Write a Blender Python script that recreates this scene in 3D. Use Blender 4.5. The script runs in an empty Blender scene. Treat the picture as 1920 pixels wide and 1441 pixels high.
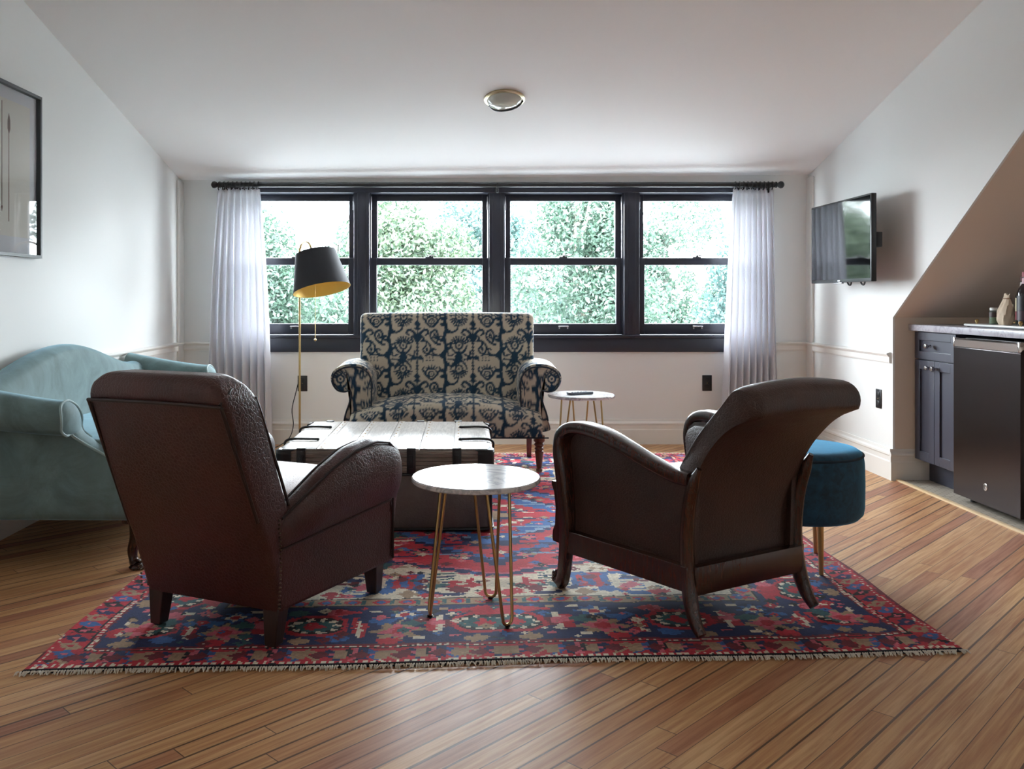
import bpy, bmesh, math, random
import numpy as np
from mathutils import Vector, Matrix

random.seed(7)
RNG = np.random.default_rng(11)
PI = math.pi
sc = bpy.context.scene
COL = sc.collection

# ------------------------------------------------------------------ helpers
def S(r, g, b):
    f = lambda c: (c / 255 / 12.92) if c / 255 <= 0.04045 else ((c / 255 + 0.055) / 1.055) ** 2.4
    return (f(r), f(g), f(b), 1.0)

def lerp(a, b, t): return a + (b - a) * t
def sstep(t):
    t = max(0.0, min(1.0, t)); return t * t * (3 - 2 * t)

def interp(xs, ys, x):
    return float(np.interp(x, xs, ys))

def smooth_path(pts, n=8, closed=False):
    """Catmull-Rom through the points."""
    P = [Vector(p) for p in pts]; out = []
    m = len(P)
    for i in range(m if closed else m - 1):
        if closed:
            p0, p1, p2, p3 = P[i - 1], P[i], P[(i + 1) % m], P[(i + 2) % m]
        else:
            p1, p2 = P[i], P[i + 1]
            p0 = P[i - 1] if i > 0 else p1 * 2 - p2
            p3 = P[i + 2] if i + 2 < m else p2 * 2 - p1
        for k in range(n):
            t = k / n
            out.append(0.5 * ((2 * p1) + (p2 - p0) * t + (2 * p0 - 5 * p1 + 4 * p2 - p3) * t * t
                              + (3 * p1 - p0 - 3 * p2 + p3) * t ** 3))
    if not closed: out.append(P[-1].copy())
    return out

def resample(ring, n, closed=True):
    P = np.array([tuple(p) for p in ring], float)
    if closed: P = np.vstack([P, P[:1]])
    d = np.r_[0, np.cumsum(np.linalg.norm(np.diff(P, axis=0), axis=1))]
    s = np.linspace(0, d[-1], n + 1)[:-1] if closed else np.linspace(0, d[-1], n)
    return [tuple(np.interp(v, d, P[:, k]) for k in range(P.shape[1])) for v in s]

def rrect(hw, hd, r, k=5):
    """rounded rectangle outline in 2-D, centred."""
    pts = []
    r = min(r, hw * .999, hd * .999)
    for cx, cy, a0 in ((hw - r, hd - r, 0), (-hw + r, hd - r, 90), (-hw + r, -hd + r, 180), (hw - r, -hd + r, 270)):
        for i in range(k + 1):
            a = math.radians(a0 + 90 * i / k)
            pts.append((cx + r * math.cos(a), cy + r * math.sin(a)))
    return pts

class MB:
    def __init__(self): self.v = []; self.f = []; self.m = []; self.mi = 0
    def add(self, vs, fs):
        o = len(self.v); self.v += [tuple(p) for p in vs]
        for q in fs:
            self.f.append([i + o for i in q]); self.m.append(self.mi)
        return self
    def box(self, x0, x1, y0, y1, z0, z1, bevel=0.0, seg=2, mat=None):
        bm = bmesh.new()
        bmesh.ops.create_cube(bm, size=1)
        for v in bm.verts:
            v.co = Vector((lerp(x0, x1, v.co.x + .5), lerp(y0, y1, v.co.y + .5), lerp(z0, z1, v.co.z + .5)))
        if bevel > 0:
            bmesh.ops.bevel(bm, geom=bm.edges[:], offset=bevel, segments=seg, profile=.5, affect='EDGES')
        return self.addbm(bm, mat)
    def addbm(self, bm, mat=None):
        if mat is not None: bmesh.ops.transform(bm, matrix=mat, verts=bm.verts[:])
        bm.verts.index_update()
        self.add([v.co[:] for v in bm.verts], [[v.index for v in f.verts] for f in bm.faces])
        bm.free(); return self
    def tube(self, pts, r, n=10, closed=False, caps=True, flat=1.0, up=None):
        P = [Vector(p) for p in pts]; m = len(P)
        R = r if hasattr(r, '__len__') else [r] * m
        T = []
        for i in range(m):
            a = P[(i - 1) % m] if (closed or i > 0) else P[i]
            b = P[(i + 1) % m] if (closed or i < m - 1) else P[i]
            t = b - a
            T.append(t.normalized() if t.length > 1e-9 else Vector((0, 0, 1)))
        u = Vector(up) if up else (Vector((0, 0, 1)) if abs(T[0].z) < .9 else Vector((1, 0, 0)))
        rings = []
        for i in range(m):
            u = (u - T[i] * u.dot(T[i]))
            if u.length < 1e-6: u = T[i].orthogonal()
            u.normalize(); w = T[i].cross(u)
            rings.append([P[i] + (u * math.cos(2 * PI * k / n) + w * math.sin(2 * PI * k / n) * flat) * R[i] for k in range(n)])
        return self.loft(rings, caps=caps and not closed, loop=closed)
    def loft(self, rings, caps=True, loop=False, cring=True):
        n = len(rings[0]); m = len(rings); vs = [p for r in rings for p in r]; fs = []
        for i in range(m if loop else m - 1):
            for j in range(n if cring else n - 1):
                a = i * n + j; b = i * n + (j + 1) % n; c = ((i + 1) % m) * n + (j + 1) % n; d = ((i + 1) % m) * n + j
                fs.append([a, b, c, d])
        if caps and cring and not loop:
            fs.append(list(range(n))[::-1]); fs.append([(m - 1) * n + k for k in range(n)])
        return self.add(vs, fs)
    def lathe(self, prof, n=32, c=(0, 0, 0), mat=None):
        rings = []
        for r, z in prof:
            rings.append([Vector((r * math.cos(2 * PI * k / n), r * math.sin(2 * PI * k / n), z)) for k in range(n)])
        M = mat if mat is not None else Matrix.Translation(Vector(c))
        rings = [[M @ p for p in r] for r in rings]
        return self.loft(rings)
    def prism(self, poly, axis, a, b):
        """extrude 2-D polygon along an axis ('x': poly is (y,z); 'y': (x,z); 'z': (x,y))."""
        def P(p, t):
            return {'x': (t, p[0], p[1]), 'y': (p[0], t, p[1]), 'z': (p[0], p[1], t)}[axis]
        return self.loft([[P(p, a) for p in poly], [P(p, b) for p in poly]])
    def sphere(self, c, r, n=12, sz=1.0):
        prof = [(max(1e-4, r * math.sin(PI * i / (n // 2 + 2))), -r * sz * math.cos(PI * i / (n // 2 + 2))) for i in range(n // 2 + 3)]
        return self.lathe(prof, n, c)
    def build(self, name, mats, parent=None, angle=40, smooth=True, sub=0, bevel=0, recalc=True):
        me = bpy.data.meshes.new(name)
        me.from_pydata(self.v, [], self.f)
        if not isinstance(mats, (list, tuple)): mats = [mats]
        for m_ in mats: me.materials.append(m_)
        me.polygons.foreach_set('material_index', self.m)
        if recalc:
            bm = bmesh.new(); bm.from_mesh(me)
            bmesh.ops.recalc_face_normals(bm, faces=bm.faces[:]); bm.to_mesh(me); bm.free()
        if smooth:
            me.polygons.foreach_set('use_smooth', [True] * len(me.polygons))
            me.set_sharp_from_angle(angle=math.radians(angle))
        me.update()
        o = bpy.data.objects.new(name, me); COL.objects.link(o)
        if parent: o.parent = parent
        if bevel:
            b = o.modifiers.new('Bevel', 'BEVEL'); b.width = bevel; b.segments = 2; b.limit_method = 'ANGLE'
        if sub:
            s = o.modifiers.new('Sub', 'SUBSURF'); s.levels = sub; s.render_levels = sub
        return o

def tag(o, label=None, cat=None, group=None, kind=None):
    if label: o['label'] = label
    if cat: o['category'] = cat
    if group: o['group'] = group
    if kind: o['kind'] = kind
    return o

def thing(name, label, cat, loc=(0, 0, 0), rz=0.0, group=None, kind=None):
    o = bpy.data.objects.new(name, None); COL.objects.link(o)
    o.empty_display_size = .1
    o.location = loc; o.rotation_euler = (0, 0, rz)
    return tag(o, label, cat, group, kind)

# ------------------------------------------------------------------ materials
class NT:
    def __init__(self, name):
        self.mat = bpy.data.materials.new(name); self.mat.use_nodes = True
        self.t = self.mat.node_tree; self.b = self.t.nodes['Principled BSDF']; self.out = self.t.nodes['Material Output']
    def n(self, typ, **kw):
        nd = self.t.nodes.new(typ)
        for k, v in kw.items():
            if k.startswith('_'): setattr(nd, k[1:], v)
            else: nd.inputs[k.replace('__', ' ')].default_value = v
        return nd
    def l(self, a, b): self.t.links.new(a, b)
    def math(self, op, a, b=None, c=None):
        nd = self.t.nodes.new('ShaderNodeMath'); nd.operation = op
        for i, x in enumerate((a, b, c)):
            if x is None: continue
            if isinstance(x, (int, float)): nd.inputs[i].default_value = x
            else: self.l(x, nd.inputs[i])
        return nd.outputs[0]
    def mix(self, fac, a, b, mode='MIX'):
        nd = self.t.nodes.new('ShaderNodeMix'); nd.data_type = 'RGBA'; nd.blend_type = mode
        for sock, x in ((nd.inputs[0], fac), (nd.inputs[6], a), (nd.inputs[7], b)):
            if isinstance(x, (int, float, tuple)): sock.default_value = x
            else: self.l(x, sock)
        return nd.outputs[2]
    def ramp(self, fac, stops):
        nd = self.t.nodes.new('ShaderNodeValToRGB'); e = nd.color_ramp.elements
        while len(e) < len(stops): e.new(.5)
        for i, (p, c) in enumerate(stops): e[i].position = p; e[i].color = c
        self.l(fac, nd.inputs[0]); return nd.outputs[0]
    def coord(self, kind='Object', scale=(1, 1, 1), rot=(0, 0, 0)):
        tc = self.t.nodes.new('ShaderNodeTexCoord'); mp = self.t.nodes.new('ShaderNodeMapping')
        mp.inputs['Scale'].default_value = scale; mp.inputs['Rotation'].default_value = rot
        self.l(tc.outputs[kind], mp.inputs[0]); return mp.outputs[0]
    def noise(self, vec, scale, detail=4, rough=.55, dist=0.0):
        nd = self.t.nodes.new('ShaderNodeTexNoise')
        nd.inputs['Scale'].default_value = scale; nd.inputs['Detail'].default_value = detail
        nd.inputs['Roughness'].default_value = rough; nd.inputs['Distortion'].default_value = dist
        if vec is not None: self.l(vec, nd.inputs['Vector'])
        return nd.outputs[0]
    def bump(self, h, strength=.2, dist=.01):
        nd = self.t.nodes.new('ShaderNodeBump'); nd.inputs['Strength'].default_value = strength
        nd.inputs['Distance'].default_value = dist; self.l(h, nd.inputs['Height'])
        self.l(nd.outputs[0], self.b.inputs['Normal'])
    def set(self, **kw):
        for k, v in kw.items():
            s = self.b.inputs[k.replace('__', ' ')]
            if isinstance(v, (int, float, tuple)): s.default_value = v
            else: self.l(v, s)
        return self

def simple(name, c, rough=.5, metal=0.0, var=.12, scale=6.0, bump=0.0, bscale=80.0, **kw):
    """procedural paint: base colour with a little noise, optional bump."""
    m = NT(name); v = m.coord()
    d = tuple(max(0, x * (1 - var)) for x in c[:3]) + (1,)
    u = tuple(min(1, x * (1 + var)) for x in c[:3]) + (1,)
    m.set(Base__Color=m.mix(m.noise(v, scale), d, u), Roughness=rough, Metallic=metal, **kw)
    if bump: m.bump(m.noise(v, bscale, 3), bump, .004)
    return m.mat

M = {}
M['wall'] = simple('wall_paint', S(231, 232, 230), .62, var=.012, scale=1.5, bump=.03, bscale=220, Specular__IOR__Level=.25)
M['ceiling'] = simple('ceiling_paint', S(248, 247, 246), .75, var=.01, scale=1.2, bump=.03, bscale=200)
M['alcove'] = simple('alcove_bounce_tint', S(222, 208, 194), .62, var=.012, scale=1.5, bump=.03, bscale=220, Specular__IOR__Level=.25)  # wall paint with warm light bounced off the floor mixed into its colour
M['trim'] = simple('trim_paint', S(233, 231, 226), .38, var=.01)
M['navy'] = simple('window_paint', S(38, 40, 52), .34, var=.12, scale=14)
M['black'] = simple('black_paint', S(22, 22, 24), .45, var=.2)
M['blackplastic'] = simple('black_plastic', S(26, 27, 30), .35, var=.1)
M['brass'] = simple('brass', S(190, 162, 112), .30, 1.0, var=.12, scale=30)
M['darkbrass'] = simple('aged_brass', S(150, 122, 78), .35, 1.0, var=.2, scale=40)
M['nail'] = simple('antique_nail', S(92, 78, 64), .4, .8, var=.2, scale=40)
M['chrome'] = simple('polished_nickel', S(215, 212, 210), .16, 1.0, var=.04)
M['silver'] = simple('brushed_silver', S(190, 190, 194), .3, 1.0, var=.06)
M['cabinet'] = simple('cabinet_paint', S(60, 62, 75), .36, var=.06)
M['white'] = simple('white_plastic', S(228, 228, 226), .35, var=.02)
M['tile'] = None

def wood(name, c1, c2, rough=.35, scale=(1, 1, 14), coat=0.0):
    m = NT(name); v = m.coord(scale=scale)
    n = m.noise(v, 9, 6, .6, .6)
    m.set(Base__Color=m.ramp(n, [(.3, c1), (.7, c2)]), Roughness=rough, Coat__Weight=coat, Coat__Roughness=.25)
    m.bump(n, .08, .004); return m.mat
M['darkwood'] = wood('dark_walnut', S(36, 18, 13), S(70, 34, 22), .27, (14, 14, 2), .25)
M['legwood'] = wood('mahogany', S(70, 34, 22), S(118, 62, 40), .28, (14, 14, 2), .2)
M['ebony'] = wood('ebonised_wood', S(30, 18, 15), S(52, 30, 24), .35, (14, 14, 2))

def leather(name, c1, c2, rough=.38, bs=.25, cs=85):
    m = NT(name); v = m.coord()
    n = m.noise(v, 5, 5, .6, .4)
    vo = m.n('ShaderNodeTexVoronoi', Scale=cs); vo.feature = 'DISTANCE_TO_EDGE'; m.l(v, vo.inputs['Vector'])
    cr = m.math('MINIMUM', vo.outputs['Distance'], .12)
    fine = m.noise(v, 60, 4, .7)
    m.set(Base__Color=m.mix(m.math('MULTIPLY', fine, .35), m.ramp(n, [(.3, c1), (.72, c2)]), tuple(x * 1.6 for x in c2[:3]) + (1,)),
          Roughness=m.math('ADD', m.math('MULTIPLY', n, .22), rough - .08), Specular__IOR__Level=.55)
    m.bump(m.math('ADD', m.math('MULTIPLY', cr, 4), m.math('MULTIPLY', fine, .8)), bs * 1.4, .004)
    return m.mat
M['leather'] = leather('oxblood_leather', S(40, 17, 14), S(66, 28, 22), .36)
M['leather2'] = leather('worn_brown_leather', S(32, 18, 14), S(62, 35, 24), .44, .2)
M['leatherseat'] = leather('pale_seat_leather', S(96, 66, 52), S(130, 92, 74), .40)  # seat cushion, paler than the rest of the chair
M['trunkhide'] = leather('trunk_hide', S(62, 52, 50), S(98, 86, 82), .5, .15, 60)
M['piping'] = simple('dark_piping', S(36, 18, 15), .45)

def velvet(name, c1, c2, sheen, scale=5, st=.35, rough=.75):
    m = NT(name); v = m.coord()
    n = m.noise(v, scale, 6, .65, 1.2)
    m.set(Base__Color=m.ramp(n, [(.3, c1), (.7, c2)]), Roughness=rough, Sheen__Weight=st, Sheen__Roughness=.35, Sheen__Tint=sheen)
    m.bump(m.noise(v, 140, 3), .12, .003); return m.mat
M['sofavelvet'] = velvet('sea_green_velvet', S(84, 101, 99), S(114, 138, 138), S(180, 225, 245), 5, .75)
M['sofapiping'] = simple('pale_piping', S(150, 172, 172), .6)
M['pouf'] = velvet('peacock_velvet', S(5, 34, 50), S(18, 68, 92), S(90, 175, 220), 26, 1.0)

def marble(name, base, vein, rough=.12, scale=4):
    m = NT(name); v = m.coord()
    n = m.noise(v, scale, 8, .6, 1.8)
    a = m.math('ABSOLUTE', m.math('SUBTRACT', n, .5))
    m.set(Base__Color=m.ramp(a, [(.0, vein), (.05, base), (1, base)]), Roughness=rough, Specular__IOR__Level=.5)
    return m.mat
M['marble'] = marble('white_marble', S(226, 224, 224), S(170, 170, 176), .14, 5)
M['counter'] = marble('grey_quartz', S(172, 170, 178), S(150, 148, 156), .24, 9)

def glass_pane():
    m = NT('window_glass')
    tr = m.n('ShaderNodeBsdfTransparent', Color=(.97, .985, .98, 1)); gl = m.n('ShaderNodeBsdfGlossy', Roughness=.02)
    fr = m.n('ShaderNodeFresnel', IOR=1.45); mx = m.n('ShaderNodeMixShader')
    m.l(fr.outputs[0], mx.inputs[0]); m.l(tr.outputs[0], mx.inputs[1]); m.l(gl.outputs[0], mx.inputs[2])
    m.l(mx.outputs[0], m.out.inputs['Surface']); return m.mat
M['glass'] = glass_pane()

def curtain_mat():
    m = NT('white_linen'); v = m.coord()
    w = m.noise(v, 260, 2)
    d = m.n('ShaderNodeBsdfDiffuse'); t = m.n('ShaderNodeBsdfTranslucent'); mx = m.n('ShaderNodeMixShader')
    c = m.mix(w, S(226, 226, 230), S(240, 240, 243))
    m.l(c, d.inputs['Color']); m.l(c, t.inputs['Color']); mx.inputs[0].default_value = .46
    m.l(d.outputs[0], mx.inputs[1]); m.l(t.outputs[0], mx.inputs[2]); m.l(mx.outputs[0], m.out.inputs['Surface'])
    return m.mat
M['linen'] = curtain_mat()

def floor_mat():
    m = NT('diagonal_strip_floor'); t = m.t
    tc = m.n('ShaderNodeTexCoord'); sp = m.n('ShaderNodeSeparateXYZ'); m.l(tc.outputs['Object'], sp.inputs[0])
    x, y = sp.outputs[0], sp.outputs[1]
    ca, sa = math.cos(math.radians(45)), math.sin(math.radians(45))
    u = m.math('ADD', m.math('MULTIPLY', x, ca), m.math('MULTIPLY', y, sa))
    w = m.math('ADD', m.math('MULTIPLY', x, -sa), m.math('MULTIPLY', y, ca))
    q = m.math('DIVIDE', w, .0575); idx = m.math('FLOOR', q); fr = m.math('SUBTRACT', q, idx)
    wn = m.n('ShaderNodeTexWhiteNoise'); wn.noise_dimensions = '1D'; m.l(idx, wn.inputs['W'])
    r1 = wn.outputs['Value']
    lq = m.math('DIVIDE', m.math('ADD', u, m.math('MULTIPLY', r1, 7.0)), 1.9); li = m.math('FLOOR', lq); lf = m.math('SUBTRACT', lq, li)
    cb = m.n('ShaderNodeCombineXYZ'); m.l(idx, cb.inputs[0]); m.l(li, cb.inputs[1])
    wn2 = m.n('ShaderNodeTexWhiteNoise'); wn2.noise_dimensions = '2D'; m.l(cb.outputs[0], wn2.inputs['Vector'])
    r2 = wn2.outputs['Value']
    gv = m.n('ShaderNodeCombineXYZ'); m.l(m.math('MULTIPLY', u, 1.4), gv.inputs[0]); m.l(m.math('MULTIPLY', w, 34), gv.inputs[1]); m.l(m.math('MULTIPLY', r2, 20), gv.inputs[2])
    g = m.noise(gv.outputs[0], 2.2, 6, .6, .35)
    base = m.ramp(r2, [(0, S(222, 180, 130)), (.4, S(212, 167, 114)), (.72, S(201, 151, 102)), (.9, S(190, 136, 96)), (1, S(172, 115, 84))])
    g2 = m.ramp(g, [(.36, (0, 0, 0, 1)), (.66, (1, 1, 1, 1))])
    col = m.mix(m.math('MULTIPLY', g2, .75), base, m.mix(1.0, base, S(190, 146, 122), 'MULTIPLY'))
    big = m.noise(tc.outputs['Object'], 1.3, 3)
    col = m.mix(m.math('MULTIPLY', big, .16), col, S(150, 100, 64))
    vo = m.noise(tc.outputs['Object'], 14, 4, .7)
    spots = m.ramp(vo, [(.66, (0, 0, 0, 1)), (.74, (1, 1, 1, 1))])
    col = m.mix(m.math('MULTIPLY', spots, .35), col, S(90, 52, 34))
    wide = m.math('ADD', m.math('MULTIPLY', m.math('POWER', m.math('FRACT', m.math('MULTIPLY', r1, 13.7)), 3.0), .085), .014)
    edge = m.math('MINIMUM', fr, m.math('SUBTRACT', 1.0, fr))
    s1 = m.math('LESS_THAN', edge, wide)
    ledge = m.math('MULTIPLY', m.math('MINIMUM', lf, m.math('SUBTRACT', 1.0, lf)), 1.9)
    s2 = m.math('LESS_THAN', ledge, .0014)
    seam = m.math('MAXIMUM', s1, s2)
    col = m.mix(m.math('MULTIPLY', seam, .8), col, S(44, 22, 12))
    rough = m.math('ADD', m.math('ADD', m.math('MULTIPLY', g,   .14), .38), m.math('MULTIPLY', big, .1))
    m.set(Base__Color=col, Roughness=rough, Specular__IOR__Level=.7)
    m.bump(m.math('ADD', m.math('MULTIPLY', seam, -1.0), m.math('MULTIPLY', g, .18)), .35, .003)
    return m.mat
M['floor'] = floor_mat()

def tile_mat():
    m = NT('beige_mosaic_tile'); v = m.coord(scale=(1, 1, 1))
    br = m.n('ShaderNodeTexBrick', Color1=S(196, 186, 172), Color2=S(180, 168, 152), Mortar=S(150, 138, 122), Scale=1.0)
    br.inputs['Mortar Size'].default_value = .003; br.inputs['Brick Width'].default_value = .05; br.inputs['Row Height'].default_value = .025
    m.l(v, br.inputs['Vector'])
    m.set(Base__Color=br.outputs['Color'], Roughness=.5); return m.mat
M['tile'] = tile_mat()

def vcol_mat(name, attr='Col', rough=.9, sheen=.2, bs=.4, nscale=260, var=.25):
    m = NT(name); a = m.n('ShaderNodeAttribute'); a.attribute_name = attr
    v = m.coord(); n = m.noise(v, nscale, 3, .7); n2 = m.noise(v, 6, 4)
    c = m.mix(m.math('MULTIPLY', n2, var), a.outputs['Color'], m.mix(1.0, a.outputs['Color'], (.45, .42, .42, 1), 'MULTIPLY'))
    m.set(Base__Color=c, Roughness=rough, Sheen__Weight=sheen, Sheen__Roughness=.5, Specular__IOR__Level=.2)
    m.bump(n, bs, .003); return m.mat
M['rug'] = vcol_mat('knotted_wool', rough=.8, sheen=.06, bs=.5, nscale=160)
M['ikat'] = vcol_mat('ikat_linen', rough=.75, sheen=.12, bs=.15, nscale=400, var=.1)
M['fringe'] = simple('wool_fringe', S(214, 206, 192), .9, var=.15, scale=60)

def brushed(name, c, rough=.28, metal=.9):
    m = NT(name); v = m.coord(scale=(60, 1.2, 220)); n = m.noise(v, 3, 4)
    m.set(Base__Color=m.mix(n, tuple(x * .9 for x in c[:3]) + (1,), tuple(x * 1.1 for x in c[:3]) + (1,)), Metallic=metal,
          Roughness=m.math('ADD', m.math('MULTIPLY', n, .12), rough)); return m.mat
M['blacksteel'] = brushed('black_stainless_steel', S(52, 47, 48), .17, .9)
M['screen'] = simple('tv_screen', S(10, 10, 12), .06, var=.05)
M['trunktop'] = wood('weathered_trunk_wood', S(134, 124, 116), S(196, 188, 178), .3, (16, 1.4, 8), .3)
M['trunkside'] = wood('weathered_trunk_side', S(96, 84, 76), S(150, 136, 124), .45, (1.4, 14, 30))
# ------------------------------------------------------------------ room shell
EYE = 1.065
XL, XR, YB, YF = -2.05, 2.50, 6.39, -1.7
OX0, OX1, OZ0, OZ1 = -1.695, 2.172, .79, 1.858      # window opening in the back wall
AY0, AY1, AZ = 2.95, 5.13, .947                    # alcove under the roof slope
def ceil_z(x, y):
    t = (x - XL) / (XR - XL); b = lerp(1.905, 1.945, t); s = lerp(.235, .255, t)
    return b + s * max(0.0, 6.39 - max(y, 2.7))
def struct(name, mb, mat, **k):
    return tag(mb.build(name, mat, **k), kind='structure')

f = MB(); f.box(XL - .1, 2.53, YF - .1, YB + .12, -.12, 0)
f.box(2.53, 3.5, YF - .1, AY0, -.12, 0)
struct('floor', f, M['floor'], smooth=False)
f = MB(); f.box(2.531, 3.42, AY0, AY1, -.11, .004)
struct('floor_alcove', f, M['tile'], smooth=False)
f = MB(); f.box(2.508, 2.534, AY0, AY1 + .0, -.02, .010, .004)
struct('trim_1', f, wood('threshold_wood', S(206, 176, 132), S(226, 200, 160), .4))

c = MB(); ys = list(np.linspace(YB + .1, 2.7, 24)) + [YF - .1]; xs = np.linspace(XL - .1, 3.5, 12)
c.loft([[(x, y, ceil_z(x, y)) for x in xs] for y in ys], cring=False)
c.loft([[(x, y, ceil_z(x, y) + .12) for x in xs] for y in ys], cring=False)
struct('ceiling', c, M['ceiling'], angle=60)

w = MB()
w.box(XL - .12, OX0, YB, YB + .14, -.1, 2.0); w.box(OX1, XR + .12, YB, YB + .14, -.1, 2.0)
w.box(OX0, OX1, YB, YB + .14, -.1, OZ0); w.box(OX0, OX1, YB, YB + .14, OZ1, 2.0)
struct('wall_back', w, M['wall'], smooth=False)
w = MB(); w.box(XL - .12, XL, YF, YB + .1, -.1, 3.0)
struct('wall_left', w, M['wall'], smooth=False)
w = MB()
zt = AZ + .72 * (AY1 - AY0)
w.prism([(YB + .1, -.1), (AY1, -.1), (AY1, AZ), (AY0, zt), (AY0, 3.0), (YB + .1, 3.0)], 'x', XR, XR + .012)
SY0, SY1, SZ0, SZ1 = -1.45, -.65, 1.0, 2.1           # opening added behind the camera, out of view, for fill light
w.box(XR, XR + .1, SY1, AY0, -.1, 3.0); w.box(XR, XR + .1, YF, SY0, -.1, 3.0)
w.box(XR, XR + .1, SY0, SY1, -.1, SZ0); w.box(XR, XR + .1, SY0, SY1, SZ1, 3.0)
struct('wall_right', w, M['wall'], smooth=False)
w = MB(); w.box(XL - .1, 3.5, YF - .12, YF, -.1, 3.0)
struct('wall_front', w, M['wall'], smooth=False)
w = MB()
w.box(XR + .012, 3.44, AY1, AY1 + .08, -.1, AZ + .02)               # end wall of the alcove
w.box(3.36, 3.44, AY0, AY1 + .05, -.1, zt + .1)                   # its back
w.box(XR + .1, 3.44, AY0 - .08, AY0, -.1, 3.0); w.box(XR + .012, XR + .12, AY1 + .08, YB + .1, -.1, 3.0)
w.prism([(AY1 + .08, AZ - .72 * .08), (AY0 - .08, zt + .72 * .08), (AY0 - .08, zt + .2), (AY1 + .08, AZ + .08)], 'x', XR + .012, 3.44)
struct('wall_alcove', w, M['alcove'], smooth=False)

def base_prof(d=1):
    return [(0, 0), (.020 * d, 0), (.020 * d, .105), (.016 * d, .112), (.016 * d, .138), (.022 * d, .146), (.020 * d, .156), (.010 * d, .166), (.007 * d, .182), (0, .182)]
def rail_prof(d=1, z=.715):
    return [(0, z - .036), (.010 * d, z - .036), (.013 * d, z - .028), (.013 * d, z), (.020 * d, z + .006), (.028 * d, z + .016), (.028 * d, z + .022), (.012 * d, z + .028), (0, z + .028)]
def run_y(name, prof, x, d, y0, y1):
    b = MB(); b.loft([[(x + p * d, y, z) for p, z in prof] for y in (y0, y1)]); struct(name, b, M['trim'], angle=20)
def run_x(name, prof, y, x0, x1, gaps=None):
    b = MB()
    for a, e in (gaps or [(x0, x1)]):
        b.loft([[(x, y - p, z) for p, z in prof] for x in (a, e)])
    struct(name, b, M['trim'], angle=20)
run_y('baseboard_left', base_prof(), XL, 1, YF, YB)
run_y('baseboard_right', base_prof(), XR, -1, AY1, YB)
run_x('baseboard_back', base_prof(), YB, XL, XR)
b = MB(); b.loft([[(x, AY1 - p, z) for p, z in base_prof()] for x in (XR - .02, 2.74)]); struct('baseboard_alcove', b, M['trim'], angle=20)
run_y('trim_2', rail_prof(), XL, 1, YF, YB)
run_y('trim_3', rail_prof(), XR, -1, AY1 + .018, YB)
run_x('trim_4', rail_prof(), YB, XL, XR, [(XL, OX0 - .02), (OX1 + .02, XR)])
# corner boards
b = MB()
b.box(XL, XL + .016, YB - .11, YB, .18, 1.90, .004)
struct('trim_5', b, M['trim'])
b = MB()
b.box(XR - .016, XR, YB - .11, YB, .18, 1.93, .004)
struct('trim_6', b, M['trim'])

root = thing('window_5', None, None, (XR, (SY0 + SY1) / 2, 0), kind='structure')  # unseen window, added to let fill daylight into the near half of the room
q = MB(); hw_ = (SY1 - SY0) / 2
for ya, yb, za, zb in ((-hw_, -hw_ + .05, SZ0, SZ1), (hw_ - .05, hw_, SZ0, SZ1), (-hw_ + .05, hw_ - .05, SZ0, SZ0 + .06), (-hw_ + .05, hw_ - .05, SZ1 - .05, SZ1), (-hw_ + .05, hw_ - .05, 1.53, 1.57)): q.box(.02, .07, ya, yb, za, zb)
q.box(-.03, .10, -hw_ - .06, hw_ + .06, SZ0 - .025, SZ0)
fr_ = q.build('window_frame', M['navy'], root, smooth=False)
q = MB(); q.add([(.045, -hw_ + .05, SZ0 + .06), (.045, hw_ - .05, SZ0 + .06), (.045, hw_ - .05, SZ1 - .05), (.045, -hw_ + .05, SZ1 - .05)], [[0, 1, 2, 3]]); q.build('pane', M['glass'], fr_, smooth=False)

# dark window surround: header, mullion posts, sill and apron
NV = M['navy']
s = MB()
CXW, PITCH, GH = .237, .979, .3855
Y0 = YB
s.box(OX0 - .045, OX1 + .045, Y0 - .018, Y0 + .05, 1.822, 1.885, .003)          # header casing
s.box(OX0 - .045, OX1 + .045, Y0 - .026, Y0 + .05, 1.872, 1.889, .003)
s.box(OX0 - .04, OX0 + .02, Y0 - .018, Y0 + .12, .79, 1.825, .003); s.box(OX1 - .02, OX1 + .04, Y0 - .018, Y0 + .12, .79, 1.825, .003)
for k in (-1, 0, 1):
    x = CXW + k * PITCH
    s.box(x - .056, x + .056, Y0 - .014, Y0 + .13, .79, 1.825, .003)
    s.box(x - .030, x + .030, Y0 - .020, Y0, .79, 1.822, .003)
s.box(OX0 - .05, OX1 + .05, Y0 - .034, Y0 + .14, .770, .792, .005)             # sill board
s.box(OX0 - .04, OX1 + .04, Y0 - .018, Y0 + .02, .668, .772, .004)           # apron
struct('trim_7', s, NV, angle=30)

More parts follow.
